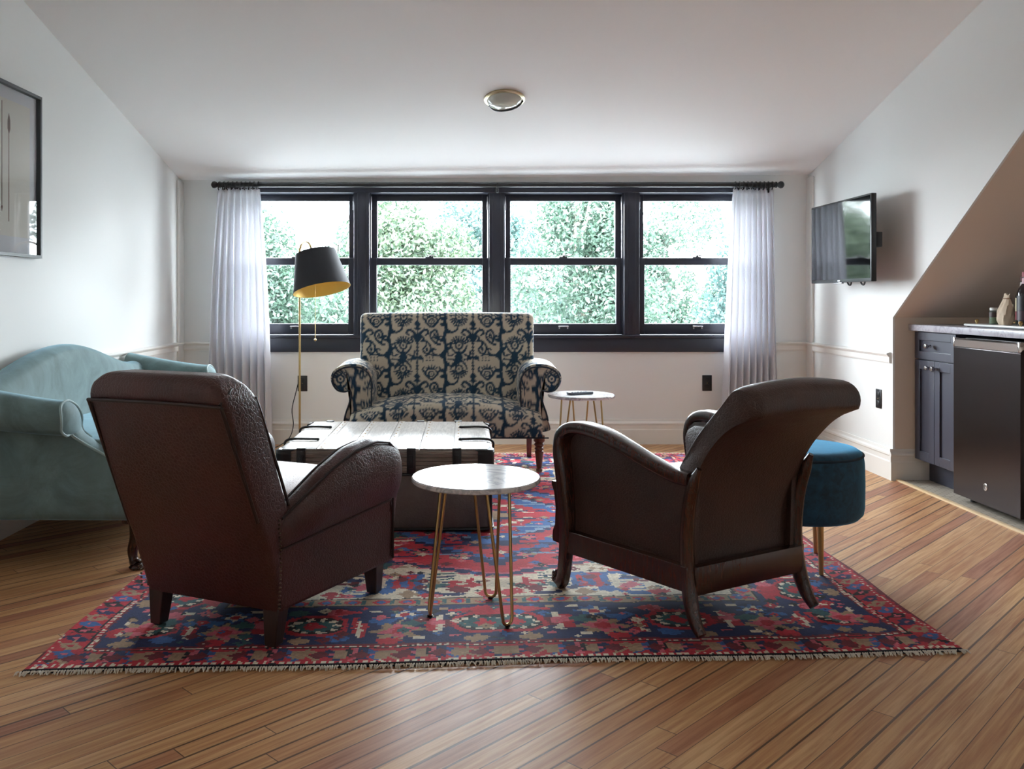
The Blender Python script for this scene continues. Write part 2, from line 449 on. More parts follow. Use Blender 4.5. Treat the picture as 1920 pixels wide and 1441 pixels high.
# four double-hung windows
HW = PITCH / 2 - .052
for i in range(4):
    cx = CXW + (i - 1.5) * PITCH
    root = thing('window_%d' % (i + 1), None, None, (cx, YB, 0), kind='structure')
    j = MB()
    for sx in (-1, 1):
        j.box(min(sx * HW, sx * (HW + .012)), max(sx * HW, sx * (HW + .012)), .012, .135, .792, 1.826)
        j.box(min(sx * HW, sx * (HW - .012)), max(sx * HW, sx * (HW - .012)), .012, .028, .792, 1.826)      # stop bead
    j.box(-HW, HW, .012, .135, 1.820, 1.834)
    j.build('window_jamb', NV, root, smooth=False)
    for nm, ya, yb, z0, z1, rb, rt in (('upper_sash', .085, .120, 1.316, 1.824, .040, .052), ('lower_sash', .042, .080, .794, 1.352, .078, .052)):
        q = MB()
        st = HW - GH
        q.box(-HW, -GH, ya, yb, z0, z1, .003); q.box(GH, HW, ya, yb, z0, z1, .003)
        q.box(-GH, GH, ya, yb, z0, z0 + rb, .003); q.box(-GH, GH, ya, yb, z1 - rt, z1, .003)
        so = q.build(nm, NV, root, angle=30)
        p = MB(); ym = (ya + yb) / 2
        p.add([(-GH, ym, z0 + rb), (GH, ym, z0 + rb), (GH, ym, z1 - rt), (-GH, ym, z1 - rt)], [[0, 1, 2, 3]])
        p.build('pane', M['glass'], so, smooth=False)
        if nm == 'lower_sash':
            h = MB(); h.box(-.038, .038, ya - .016, ya, .848, .856, .003); h.box(-.034, -.026, ya - .014, ya, .834, .850); h.box(.026, .034, ya - .014, ya, .834, .850)
            h.build('lift_handle', M['silver'], so)
            k = MB(); k.box(-.03, .03, ya + .004, ya + .03, z1, z1 + .010, .003); k.lathe([(.010, 0), (.010, .018), (.004, .022)], 12, (.004, ya + .016, z1)); k.box(0, .035, ya + .008, ya + .018, z1 + .012, z1 + .020, .003)
            k.build('sash_lock', M['blackplastic'], so)
        else:
            for sx in (-1, 1):
                g = MB(); g.box(sx * (HW - .012) - .005, sx * (HW - .012) + .005, .030, .042, 1.700, 1.800, .002)
                g.tube([(sx * (HW - .012), .036, 1.70), (sx * (HW - .012), .036, 1.353)], .0022, 6)
                g.build('sash_cord', M['silver'], so)

# ------------------------------------------------------------------ curtain rod, rings, curtains
RZ, RY = 1.866, 6.27
rod = thing('curtain_rod', 'long black curtain rod with ball finials above the row of windows', 'curtain rod', (0, RY, RZ))
q = MB(); q.tube([(-1.735, 0, 0), (2.215, 0, 0)], .0185, 16); q.build('rod', M['black'], rod)
for sx, x in ((-1, -1.735), (1, 2.215)):
    q = MB(); prof = [(.010, 0), (.022, .004), (.022, .012), (.012, .018), (.020, .028), (.026, .040), (.024, .054), (.012, .064), (.001, .066)]
    q.lathe(prof, 20, mat=Matrix.Translation((x, 0, 0)) @ Matrix.Rotation(sx * PI / 2, 4, 'Y')); q.build('finial', M['black'], rod)
for x in (-1.70, .237, 2.17):
    q = MB(); q.box(x - .012, x + .012, .0, YB - RY + .0, -.008, .008, .003); q.box(x - .016, x + .016, YB - RY - .030, YB - RY - .019, -.05, .02, .003)
    q.tube([(x, -.02 * math.cos(a), -.024 * math.sin(a)) for a in np.linspace(-.3, PI + .3, 12)], .005, 8)
    q.lathe([(.008, 0), (.010, -.012), (.006, -.02), (.008, -.03), (.002, -.036)], 12, (x, 0, -.022))
    q.build('bracket', M['black'], rod)
def curtain(name, label, xt0, xt1, xb0, xb1, folds, ph, bow):
    root = thing(name, label, 'curtain', ((xt0 + xt1) / 2, RY, 0), 0, 'white window curtains')
    ox = (xt0 + xt1) / 2
    nu, nz = 220, 46; z1 = RZ - .028; z0 = .012; q = MB(); rows = []
    for jz in range(nz + 1):
        t = jz / nz; z = lerp(z1, z0, t); row = []
        e = t ** .8
        a = lerp(.010, .030, min(1, t * 2.2))
        for iu in range(nu + 1):
            u = iu / nu
            x = lerp(lerp(xt0, xb0, e) + bow(t)[0], lerp(xt1, xb1, e) + bow(t)[1], u)
            th = 2 * PI * (folds * u + .12 * math.sin(5 * u + ph + 1.2 * t)) + ph
            y = a * math.sin(th) + .008 * math.sin(2 * th + 3 * u + t) * min(1, t * 3) + .006 * math.sin(37 * u + ph)
            pinch = max(0, 1 - abs(t - .022) / .014)
            y *= (1 - .55 * pinch)
            x += .006 * math.cos(th) * min(1, t * 3)
            zz = z + (.006 * math.sin(2 * th) if t < .01 else 0)
            row.append((x - ox, y - .004, zz))
        rows.append(row)
    q.loft(rows, cring=False)
    o = q.build('cloth', M['linen'], root, angle=180)
    sd = o.modifiers.new('Solid', 'SOLIDIFY'); sd.thickness = .0016
    q = MB(); q.loft([[(lerp(xt0, xt1, k / 60) - ox, .010 + .004 * math.sin(k), z) for k in range(61)] for z in (z1 - .045, z1 - .03)], cring=False)
    q.build('heading_tape', M['linen'], root)
    n = 10
    for k in range(n):
        x = lerp(xt0 + .012, xt1 - .012, k / (n - 1)) - ox
        r = MB(); r.tube([(x + .004 * math.sin(a), .0285 * math.cos(a), RZ - .008 + .0285 * math.sin(a)) for a in np.linspace(0, 2 * PI, 20)[:-1]], .0042, 8, closed=True)
        r.build('curtain_ring', M['black'], root)
curtain('curtain', 'white linen curtain hanging left of the windows, behind the floor lamp', -1.755, -1.455, -1.84, -1.372, 8, .4,
        lambda t: (-.012 * math.sin(PI * t), .012 * math.sin(PI * t)))
curtain('curtain', 'white linen curtain hanging right of the windows, nearest the television', 1.918, 2.205, 1.835, 2.245, 8, 2.2,
        lambda t: (.0, .0))

# ------------------------------------------------------------------ sockets
def outlet(label, loc, rz, plug=False):
    r = thing('power_outlet', label, 'outlet', loc, rz)
    q = MB(); q.box(-.035, .035, -.006, 0, -.057, .057, .003); q.build('cover_plate', M['blackplastic'], r)
    for s_ in (-1, 1):
        q = MB(); q.box(-.017, .017, -.009, -.004, s_ * .026 - .015, s_ * .026 + .015, .003); q.build('socket', M['black'], r)
    q = MB(); q.lathe([(.003, 0), (.003, .002), (.001, .003)], 10, mat=Matrix.Translation((0, -.006, 0)) @ Matrix.Rotation(PI / 2, 4, 'X')); q.build('screw', M['darkbrass'], r)
    return r
outlet('black wall outlet behind the floor lamp pole, left of the patterned loveseat', (-1.172, YB, .440), 0)
outlet('black wall outlet under the right-hand window beside the white curtain', (1.764, YB, .443), 0)
outlet('black wall outlet on the right side wall above the blue pouf', (XR, 5.30, .455), -PI / 2)

# ------------------------------------------------------------------ outside: ground and trees
def outdoors():
    g = MB(); g.loft([[(x, y, -3.0 + .045 * max(y - 8, 0) + .12 * math.sin(x * .7 + y * .4)) for x in np.linspace(-40, 40, 41)] for y in np.linspace(-40, 70, 56)], cring=False)
    gm = NT('pale_bounce_ground'); n = gm.noise(gm.coord(), 3, 6); gm.set(Base__Color=gm.ramp(n, [(.3, S(184, 190, 192)), (.7, S(212, 215, 216))]), Roughness=.9)  # unseen ground, coloured pale blue-grey to bounce neutral light onto the ceiling
    tag(g.build('pale_ground', gm.mat, angle=180), kind='structure')
    lm = []
    for nm, c1, c2 in (('fresh_leaves', S(36, 58, 48), S(78, 102, 84)), ('blue_green_leaves', S(34, 58, 55), S(74, 104, 98)), ('yellow_leaves', S(40, 62, 48), S(94, 110, 84))):
        m = NT(nm); ge = m.n('ShaderNodeNewGeometry')
        col = m.ramp(ge.outputs['Random Per Island'], [(0, c1), (1, c2)])
        d = m.n('ShaderNodeBsdfDiffuse'); t = m.n('ShaderNodeBsdfTranslucent'); gl = m.n('ShaderNodeBsdfGlossy', Roughness=.45)
        m.l(col, d.inputs[0]); m.l(col, t.inputs[0])
        mx = m.n('ShaderNodeMixShader'); mx.inputs[0].default_value = .45; m.l(d.outputs[0], mx.inputs[1]); m.l(t.outputs[0], mx.inputs[2])
        m2 = m.n('ShaderNodeMixShader'); m2.inputs[0].default_value = .06; m.l(mx.outputs[0], m2.inputs[1]); m.l(gl.outputs[0], m2.inputs[2])
        m.l(m2.outputs[0], m.out.inputs['Surface']); lm.append(m.mat)
    bark = simple('pale_bark', S(170, 160, 148), .85, var=.25, scale=9)
    bark2 = simple('grey_bark', S(112, 108, 104), .85, var=.25, scale=9)
    def tree(name, label, x, y, blobs, n, mat, trunk, leaf=.07, barkm=bark, tr=.09, branches=4, group=None):
        gz = -3.0 + .045 * (y - 8)
        r = thing(name, label, 'tree' if name == 'tree' else 'bush', (x, y, gz), 0, group)
        tot = sum(b[3] * b[3] for b in blobs); vs = []; fs = []
        for (bx, by, bz, br) in blobs:
            k = int(n * br * br / tot)
            # shell-weighted clumps
            dirs = RNG.normal(size=(k, 3)); dirs /= np.linalg.norm(dirs, axis=1)[:, None]
            rad = br * (.45 + .6 * RNG.random(k) ** .6)
            clump = np.sin(dirs[:, 0] * 7 + bx) + np.sin(dirs[:, 1] * 6 + by) + np.sin(dirs[:, 2] * 8 + bz)
            rad = rad * (1 + .10 * clump)
            P = np.array([bx, by, bz - gz]) + dirs * rad[:, None] * np.array([1, .8, .85])
            A = RNG.normal(size=(k, 3)); A /= np.linalg.norm(A, axis=1)[:, None]
            B = np.cross(A, RNG.normal(size=(k, 3))); B /= np.linalg.norm(B, axis=1)[:, None]
            sz = leaf * (.6 + .8 * RNG.random(k))[:, None]
            q0 = P - A * sz; q1 = P + B * sz * .45; q2 = P + A * sz; q3 = P - B * sz * .45
            vs.append(np.stack([q0, q1, q2, q3], 1).reshape(-1, 3))
        V = np.concatenate(vs); nq = len(V) // 4
        me = bpy.data.meshes.new('foliage'); me.vertices.add(len(V)); me.vertices.foreach_set('co', V.ravel())
        me.loops.add(nq * 4); me.loops.foreach_set('vertex_index', np.arange(nq * 4)); me.polygons.add(nq)
        me.polygons.foreach_set('loop_start', np.arange(0, nq * 4, 4)); me.materials.append(mat); me.update(calc_edges=True); me.validate()
        o = bpy.data.objects.new('foliage', me); COL.objects.link(o); o.parent = r
        if trunk:
            top = trunk
            q = MB(); pts = smooth_path([(0, 0, -.1), (.05, .0, (top - gz) * .35), (-.06, .05, (top - gz) * .7), (.04, 0, top - gz)], 5)
            q.tube(pts, list(np.linspace(tr, tr * .45, len(pts))), 10); q.build('tree_trunk', barkm, r)
            for b in range(branches):
                a = RNG.random() * 6.28; h = lerp(.45, .85, b / max(1, branches)) * (top - gz); L = .4 + RNG.random() * .45
                q = MB(); p = smooth_path([(0, 0, h), (math.cos(a) * L * .5, math.sin(a) * L * .3, h + .3 * L), (math.cos(a) * L, math.sin(a) * L * .6, h + .75 * L)], 5)
                q.tube(p, list(np.linspace(tr * .4, tr * .12, len(p))), 7); q.build('branch', barkm, r)
    def blobs(x, y, z0, z1, w, k, r):
        return [(RNG.uniform(-w, w), RNG.uniform(-.6, .6), RNG.uniform(z0, z1), r * RNG.uniform(.7, 1.2)) for _ in range(k)]
    T = [('leafy pale green tree outside the leftmost window, behind the lamp shade', -3.5, 13.6, .1, 2.3, 8, .70, 34000, 0, 1.6, bark2),
         ('yellow-green tree with a pale trunk outside the second window from the left', -.75, 13.8, .0, 2.3, 8, .66, 28000, 2, 2.0, bark),
         ('airy tree with a broad pale trunk outside the third window', 1.85, 13.9, .1, 2.5, 8, .70, 28000, 0, 3.6, bark),
         ('dense blue-green tree outside the window by the right curtain', 5.0, 13.3, .2, 2.9, 9, .74, 44000, 1, 2.2, bark2)]
    for lab, x, y, z0, z1, k, rr, n, mi, tt, bk in T:
        tree('tree', lab, x, y, blobs(x, y, z0, z1, .55, k, rr), n, lm[mi], tt, .040, bk, .11)
    Bsh = [('low blue-green bush at the foot of the leftmost window view', -4.3, 11.2, 1), ('low fresh green bush below the trees in the second window view', -1.45, 11.2, 0),
           ('low yellow-flecked bush below the trees in the third window view', 1.4, 11.2, 2), ('low pale green bush below the trees in the right-hand window view', 4.25, 11.2, 0)]
    for lab, x, y, mi in Bsh:
        tree('bush', lab, x, y, blobs(x, y, -1.2, .62, .72, 9, .58), 36000, lm[mi], None, .034)
    BT = [('mid-distance bushy tree between the far trees and the left window', -6.4, 1), ('mid-distance bushy tree behind the yellow-green tree', -2.1, 0), ('mid-distance bushy tree behind the airy pale-trunked tree', 2.2, 1), ('mid-distance bushy tree behind the blue-green tree on the right', 6.5, 0)]
    for lab, x, mi in BT:
        tree('tree', lab, x, 17.6, blobs(x, 17.6, -.9, 1.0, 1.15, 9, .85), 30000, lm[mi], .6, .055, bark2, .12)
    FT = [('tall hazy tree far behind the lamp in the leftmost window', -8.2, 24, 1), ('tall far tree seen in the upper left of the second window', -3.6, 25, 0),
          ('tall far tree seen high in the middle windows', 1.2, 25, 1), ('tall far tree at the top of the third window', 5.8, 25, 0), ('tall far tree rising behind the right-hand window', 10.4, 24, 1)]
    for lab, x, y, mi in FT:
        tree('tree', lab, x, y, blobs(x, y, -1.4, 3.4, .95, 9, 1.05), 22000, lm[mi], 4.2, .065, bark2, .16)
outdoors()
# ------------------------------------------------------------------ rug (knots coloured cell by cell)
def make_rug():
    W, L, cell = 2.765, 3.40, .0075
    X0, Y0 = -1.255, 2.560
    nx, ny = int(W / cell), int(L / cell)
    CW, CL = W * 50, L * 50                     # half sizes in cm
    C = {'K': S(26, 22, 30), 'N': S(30, 42, 88), 'B': S(54, 98, 160), 'L': S(128, 156, 186), 'R': S(184, 38, 54), 'P': S(206, 96, 112),
         'I': S(224, 212, 190), 'T': S(164, 136, 108), 'G': S(50, 92, 96), 'D': S(112, 30, 44)}
    keys = list(C); ID = {k: i for i, k in enumerate(keys)}; PAL = np.array([C[k][:3] for k in keys])
    cm = cell * 100; hx, hy = (nx + 1) // 2, (ny + 1) // 2
    # one quarter: ax distance from the centre line along x, ay along y
    ax = (np.arange(hx) + .5) * cm; ay = (np.arange(hy) + .5) * cm
    AX, AY = np.meshgrid(ax, ay)
    img = np.full(AX.shape, ID['R'])
    def put(mask, c): img[mask] = ID[c]
    def diamond(cx, cy, rx, ry, c, st=2.2, X=None, Y=None):
        X = AX if X is None else X; Y = AY if Y is None else Y
        q = np.floor(np.abs(X - cx) / st) * st / rx + np.floor(np.abs(Y - cy) / st) * st / ry
        put(q < 1, c)
    def rect(x0, x1, y0, y1, c, X=None, Y=None):
        X = AX if X is None else X; Y = AY if Y is None else Y
        put((X >= x0) & (X < x1) & (Y >= y0) & (Y < y1), c)
    def octo(cx, cy, rx, ry, c, X=None, Y=None):
        X = AX if X is None else X; Y = AY if Y is None else Y
        a, b = np.abs(X - cx) / rx, np.abs(Y - cy) / ry
        put((a < 1) & (b < 1) & (a + b < 1.5), c)
    def line(p, q, wd, c):
        p = np.array(p, float); q = np.array(q, float); d = q - p; n2 = (d ** 2).sum() + 1e-9
        t = np.clip(((AX - p[0]) * d[0] + (AY - p[1]) * d[1]) / n2, 0, 1)
        put(np.hypot(AX - p[0] - t * d[0], AY - p[1] - t * d[1]) < wd / 2, c)
    def pline(ps, wd, c):
        for a, b in zip(ps[:-1], ps[1:]): line(a, b, wd, c)
    def flower(cx, cy, r, c1, c2, c3='T', X=None, Y=None):
        X = AX if X is None else X; Y = AY if Y is None else Y
        d = np.hypot(X - cx, Y - cy); th = np.arctan2(Y - cy, X - cx)
        put(d < r * (.8 + .22 * np.cos(8 * th)), c1); put(d < r * .66 * (.8 + .25 * np.cos(4 * th + .6)), c2); put(d < r * .3, c3)
    fx, fy = CW - 54, CL - 54
    # ---- field: ivory end spandrels, red ground, navy and blue medallion
    sp = AY > (92 - .5 * np.floor(AX / 5) * 5)
    put(sp, 'I')
    edge = np.abs(AY - (92 - .5 * np.floor(AX / 5) * 5))
    put(edge < 2.0, 'N'); put((edge >= 2) & (edge < 3.4), 'P')
    def latch(cx, cy, s, c, sg):
        pline([(cx, cy), (cx, cy + 9 * s), (cx + sg * 7 * s, cy + 9 * s), (cx + sg * 7 * s, cy + 4 * s), (cx + sg * 3.5 * s, cy + 4 * s)], 2.4, c)
    # hooked Y figures on the ivory
    for (cx, cy, s) in ((34, 98, 1.0), (66, 82, .9)):
        put((np.abs(AX - cx) < 7 * s) & (np.abs(AY - cy) < 9 * s) & (np.abs(AX - cx) > (np.abs(AY - cy) - 5 * s) * .6), 'B')
        put((np.abs(AX - cx) < 4 * s) & (np.abs(AY - cy) < 8 * s), 'R'); put((np.abs(AX - cx) < 1.6 * s) & (np.abs(AY - cy) < 6 * s), 'B')
        pline([(cx - 5 * s, cy + 8 * s), (cx - 14 * s, cy + 15 * s), (cx - 21 * s, cy + 15 * s)], 3.0, 'N')
        pline([(cx + 5 * s, cy + 8 * s), (cx + 14 * s, cy + 15 * s), (cx + 21 * s, cy + 15 * s)], 3.0, 'B')
        pline([(cx + 9 * s, cy - 8 * s), (cx + 16 * s, cy - 13 * s), (cx + 16 * s, cy - 20 * s)], 3.2, 'B')
        for k in range(6):
            line((cx - 18 * s, cy - 8 * s + k * 3), (cx - 9 * s, cy - 8 * s + k * 3), 1.3, 'N' if k % 2 else 'G')
            line((cx + 12 * s, cy - 4 * s + k * 3), (cx + 20 * s, cy - 4 * s + k * 3), 1.2, 'B')
        latch(cx - 24 * s, cy - 2, .9 * s, 'R', 1); latch(cx + 24 * s, cy - 6, .8 * s, 'D', -1)
    for k in range(9):
        diamond(4 + k * 9, 112 - (k % 3) * 4, 3.4, 3.4, 'RDGTBPRND'[k], 1.0)
    for k in range(6): diamond(9 + k * 13, 103 - k * 4, 2.6, 2.6, 'RTDBRG'[k], .9)
    # medallion
    for rx, ry, c in ((70, 78, 'N'), (65, 72, 'B'), (60, 66, 'R'), (48, 54, 'N'), (43, 48, 'L'), (40, 45, 'B'), (30, 33, 'R'), (20, 22, 'I'), (17, 18, 'R'), (9, 9, 'N'), (5, 5, 'T')):
        q = np.floor(AX / 4) * 4 / rx + np.floor(AY / 4) * 4 / ry; put((q < 1) & ~sp, c)
    for k in range(12):                                    # bars that break the diamonds up
        y = 6 + k * 7; x = 10 + (k * 23) % 46
        rect(x, x + 17, y, y + 2.4, 'NBLPRI'[k % 6]); rect(x + 20, x + 32, y + 3.2, y + 5.0, 'RBNLTB'[k % 6])
        diamond((x + 30) % 76 + 3, y + 1, 3.6, 3.6, 'ITPBGR'[k % 6], 1.2)
    for cx, cy in ((72, 14), (74, 36), (70, 58), (12, 66), (30, 60), (52, 30), (16, 40)):
        flower(cx, cy, 5.2, 'N', 'P'); 
    # ---- borders, measured from the edge inwards
    dX, dY = CW - AX, CL - AY
    d = np.minimum(dX, dY)
    end = dY < dX                                          # True along the short ends
    s = np.where(end, AX, AY)                              # distance along the border from its middle
    def band(a, b, m=None): return (d >= a) & (d < b)
    put(band(0, 54), 'N')
    # main border motifs in (s, d): period 54 cm
    P_ = 54.0; sm = np.mod(s + 8, P_); main = band(14.5, 46)
    img2 = img.copy()
    img[main] = ID['N']
    SX, DY_ = sm, d
    octo(13, 30, 10.5, 8.5, 'R', SX, DY_); octo(13, 30, 8.6, 6.6, 'K', SX, DY_); octo(13, 30, 6.2, 4.4, 'G', SX, DY_)
    for a in range(10):
        diamond(13 + 7.2 * math.cos(a * .628), 30 + 5.3 * math.sin(a * .628), 1.2, 1.2, 'I', .4, SX, DY_)
    diamond(13, 30, 3.2, 2.6, 'R', .8, SX, DY_)
    flower(41, 25, 8.5, 'T', 'P', 'R', SX, DY_); flower(40, 38, 5, 'B', 'I', 'R', SX, DY_)
    rect(27, 29, 22, 37, 'I', SX, DY_); rect(29, 33, 24, 35, 'R', SX, DY_); rect(23.5, 27, 26, 33, 'D', SX, DY_)
    rect(50.5, 53, 20, 31, 'R', SX, DY_); rect(52.6, 54, 20, 33, 'I', SX, DY_); rect(0, 1.4, 24, 36, 'R', SX, DY_)
    for px, py in ((22, 19), (33, 42), (48, 40), (2.5, 18.5), (25, 42), (33, 18)): rect(px, px + 3.4, py, py + 2.0, 'ITPIPT'[int(px) % 6], SX, DY_)
    for px, py, c in ((6, 20, 'B'), (20, 41, 'G'), (30, 31, 'P'), (47, 33, 'B'), (36, 31, 'G'), (7, 41, 'P'), (17, 17.5, 'T'), (44, 17, 'R')): diamond(px, py, 3.2, 2.8, c, 1.0, SX, DY_)
    tur = np.abs(SX - 13) / 14 + np.abs(DY_ - 41) / 4; put((tur < 1) & main & (np.mod(np.floor(s / P_), 2) == 0), 'R')
    # outside the main band restore
    keep = ~main; img[keep] = img2[keep]
    put(band(46, 47), 'K'); put(band(47, 53), 'T')
    m5 = np.mod(s, 9); put(band(47.6, 52.4) & (np.abs(m5 - 4.5) + np.abs(d - 50) < 3.6), 'R'); put(band(48, 52) & (np.abs(m5 - 4.5) + np.abs(d - 50) < 1.9), 'B')
    put(band(48, 52) & (m5 < 1.3), 'G'); put(band(53, 54), 'K')
    put(band(0, 1.2), 'D'); put(band(1.2, 2.8), 'R'); put(band(1.5, 2.5) & (np.mod(s, 2.4) < 1.2), 'I')
    b1 = band(2.8, 11.4); put(b1, 'R'); m1 = np.mod(s, 24.0)
    for c0, col in ((4, 'N'), (10, 'T'), (16, 'B'), (22, 'K')):
        q = np.abs(m1 - c0 - (d - 7) * .45) / 3.2 + np.abs(d - 7) / 4.6; put(b1 & (q < 1), col); put(b1 & (q < .35), 'P' if col != 'T' else 'R')
    put(b1 & end & (np.mod(s, 12) < 3.4) & (d > 4.5) & (d < 10), 'T'); put(b1 & end & (np.mod(s + 6, 24) < 3.6) & (d > 3.6), 'N'); put(b1 & end & (np.mod(s + 3, 24) < 1.6), 'P'); put(b1 & end & (np.abs(np.mod(s, 12) - 8) + np.abs(d - 7) < 3.2), 'D')
    put(band(11.4, 12.4), 'K'); put(band(12.4, 13.6), 'R'); put(band(12.6, 13.5) & (np.mod(s, 2.2) < 1.1), 'I'); put(band(13.6, 14.6), 'D')
    put((dY < 1.6), 'K')
    full = np.concatenate([img[::-1], img], 0)[:, :]; full = np.concatenate([full[:, ::-1], full], 1)[:ny, :nx]
    # hand-knotted irregularity: shift rows a little, dither, abrash
    jit = np.cumsum(RNG.normal(0, .22, ny)); jit -= np.linspace(jit[0], jit[-1], ny); jit = np.clip(np.round(jit), -3, 3).astype(int)
    for r in range(ny): full[r] = np.roll(full[r], jit[r]) if 4 < r < ny - 4 else full[r]
    def soft(step, amp):
        g = RNG.normal(0, 1, (ny // step + 3, nx // step + 3)); yy, xx = np.arange(ny) / step, np.arange(nx) / step
        i0, j0 = yy.astype(int), xx.astype(int); fy_, fx_ = (yy - i0)[:, None], (xx - j0)[None]
        a0 = g[i0][:, j0] * (1 - fx_) + g[i0][:, j0 + 1] * fx_; a1 = g[i0 + 1][:, j0] * (1 - fx_) + g[i0 + 1][:, j0 + 1] * fx_
        return (a0 * (1 - fy_) + a1 * fy_) * amp
    II, JJ = np.meshgrid(np.arange(ny), np.arange(nx), indexing='ij')
    lim = np.minimum(np.minimum(II, ny - 1 - II), np.minimum(JJ, nx - 1 - JJ)).clip(0, 8) / 8
    wi = np.clip(np.round(II + (soft(9, .5) + soft(30, .9)) * lim), 0, ny - 1).astype(int); wj = np.clip(np.round(JJ + (soft(9, .6) + soft(26, .9)) * lim), 0, nx - 1).astype(int)
    full = full[wi, wj]
    # little filler motifs strewn over ground and borders
    for _ in range(1500):
        i_, j_ = int(RNG.integers(22, ny - 22)), int(RNG.integers(22, nx - 22)); ci = full[i_, j_]
        if keys[ci] in 'NRIB':
            cc_ = ID['TPGIRDBK'[int(RNG.integers(8))]]; sz = int(RNG.integers(1, 4))
            for u_ in range(-sz, sz + 1):
                w2 = sz - abs(u_); full[i_ + u_, j_ - w2:j_ + w2 + 1] = cc_
            if sz > 1: full[i_, j_] = ID['IKTN'[int(RNG.integers(4))]]
    swap = RNG.random(full.shape) < .16
    alt = np.roll(full, 1, 0) * (RNG.random(full.shape) < .5) + 0
    sh = np.where(RNG.random(full.shape) < .5, np.roll(full, 1, 0), np.roll(full, 1, 1)); full = np.where(swap, sh, full)
    col = PAL[full]
    ab = 1 + np.convolve(RNG.normal(0, .3, ny + 20), np.ones(9) / 9, 'same')[:ny]
    col = col * ab[:, None, None] * (1 + RNG.normal(0, .09, full.shape))[:, :, None]
    col = np.clip(col * .95, 0, 1)
    # mesh
    gx = X0 + np.arange(nx + 1) * (W / nx); gy = Y0 + np.arange(ny + 1) * (L / ny)
    GX, GY = np.meshgrid(gx, gy); wob = .006 * np.sin(GY * 4.1) + .004 * np.sin(GY * 9.7 + 1)
    GXw = GX + wob * np.abs(GX - .13) / 1.4
    # the near end runs very slightly askew
    GYw = GY + (1 - (GY - Y0) / L) * (.055 * (GX - .13) - .045 * np.clip(GX - .2, 0, None) * .0 + .006 * np.sin(GX * 5))
    GZ = .009 + .0012 * np.sin(GX * 7 + 1) * np.sin(GY * 6) - .007 * (np.minimum(np.minimum(GX - X0, X0 + W - GX), np.minimum(GY - Y0, Y0 + L - GY)) < .001)
    V = np.stack([GXw, GYw, GZ], -1).reshape(-1, 3)
    i = np.arange(nx * ny); r_, c_ = i // nx, i % nx; a = r_ * (nx + 1) + c_
    F = np.stack([a, a + 1, a + nx + 2, a + nx + 1], 1)
    me = bpy.data.meshes.new('rug'); me.vertices.add(len(V)); me.vertices.foreach_set('co', V.ravel())
    me.loops.add(F.size); me.loops.foreach_set('vertex_index', F.ravel()); me.polygons.add(len(F)); me.polygons.foreach_set('loop_start', np.arange(0, F.size, 4))
    me.update(calc_edges=True)
    at = me.color_attributes.new('Col', 'FLOAT_COLOR', 'CORNER')
    cc = np.concatenate([col.reshape(-1, 3), np.ones((nx * ny, 1))], 1); at.data.foreach_set('color', np.repeat(cc, 4, 0).astype(np.float32).ravel())
    me.materials.append(M['rug']); me.polygons.foreach_set('use_smooth', [True] * len(F))
    root = thing('rug', 'red and navy hand-knotted rug with geometric borders under the seating group', 'rug', (0, 0, 0))
    o = bpy.data.objects.new('rug_pile', me); COL.objects.link(o); o.parent = root
    # cream fringe on both ends
    for nm, row in (('fringe', 0), ('fringe', ny)):
        q = MB(); sgn = -1 if row == 0 else 1; n = 620
        for k in range(n):
            t = (k + RNG.random()) / n * nx; j = int(min(nx - 1, t)); bx, by = GXw[row, j], GYw[row, j]
            ln = .012 + .012 * RNG.random(); dx = RNG.normal(0, .007)
            pts = [(bx, by, .008), (bx + dx * .5, by + sgn * ln * .5, .010), (bx + dx, by + sgn * ln, .004)]
            q.tube(pts, [.0022, .0028, .0014], 4)
        o = q.build(nm, M['fringe'], root, recalc=False); o['kind'] = 'stuff'
make_rug()

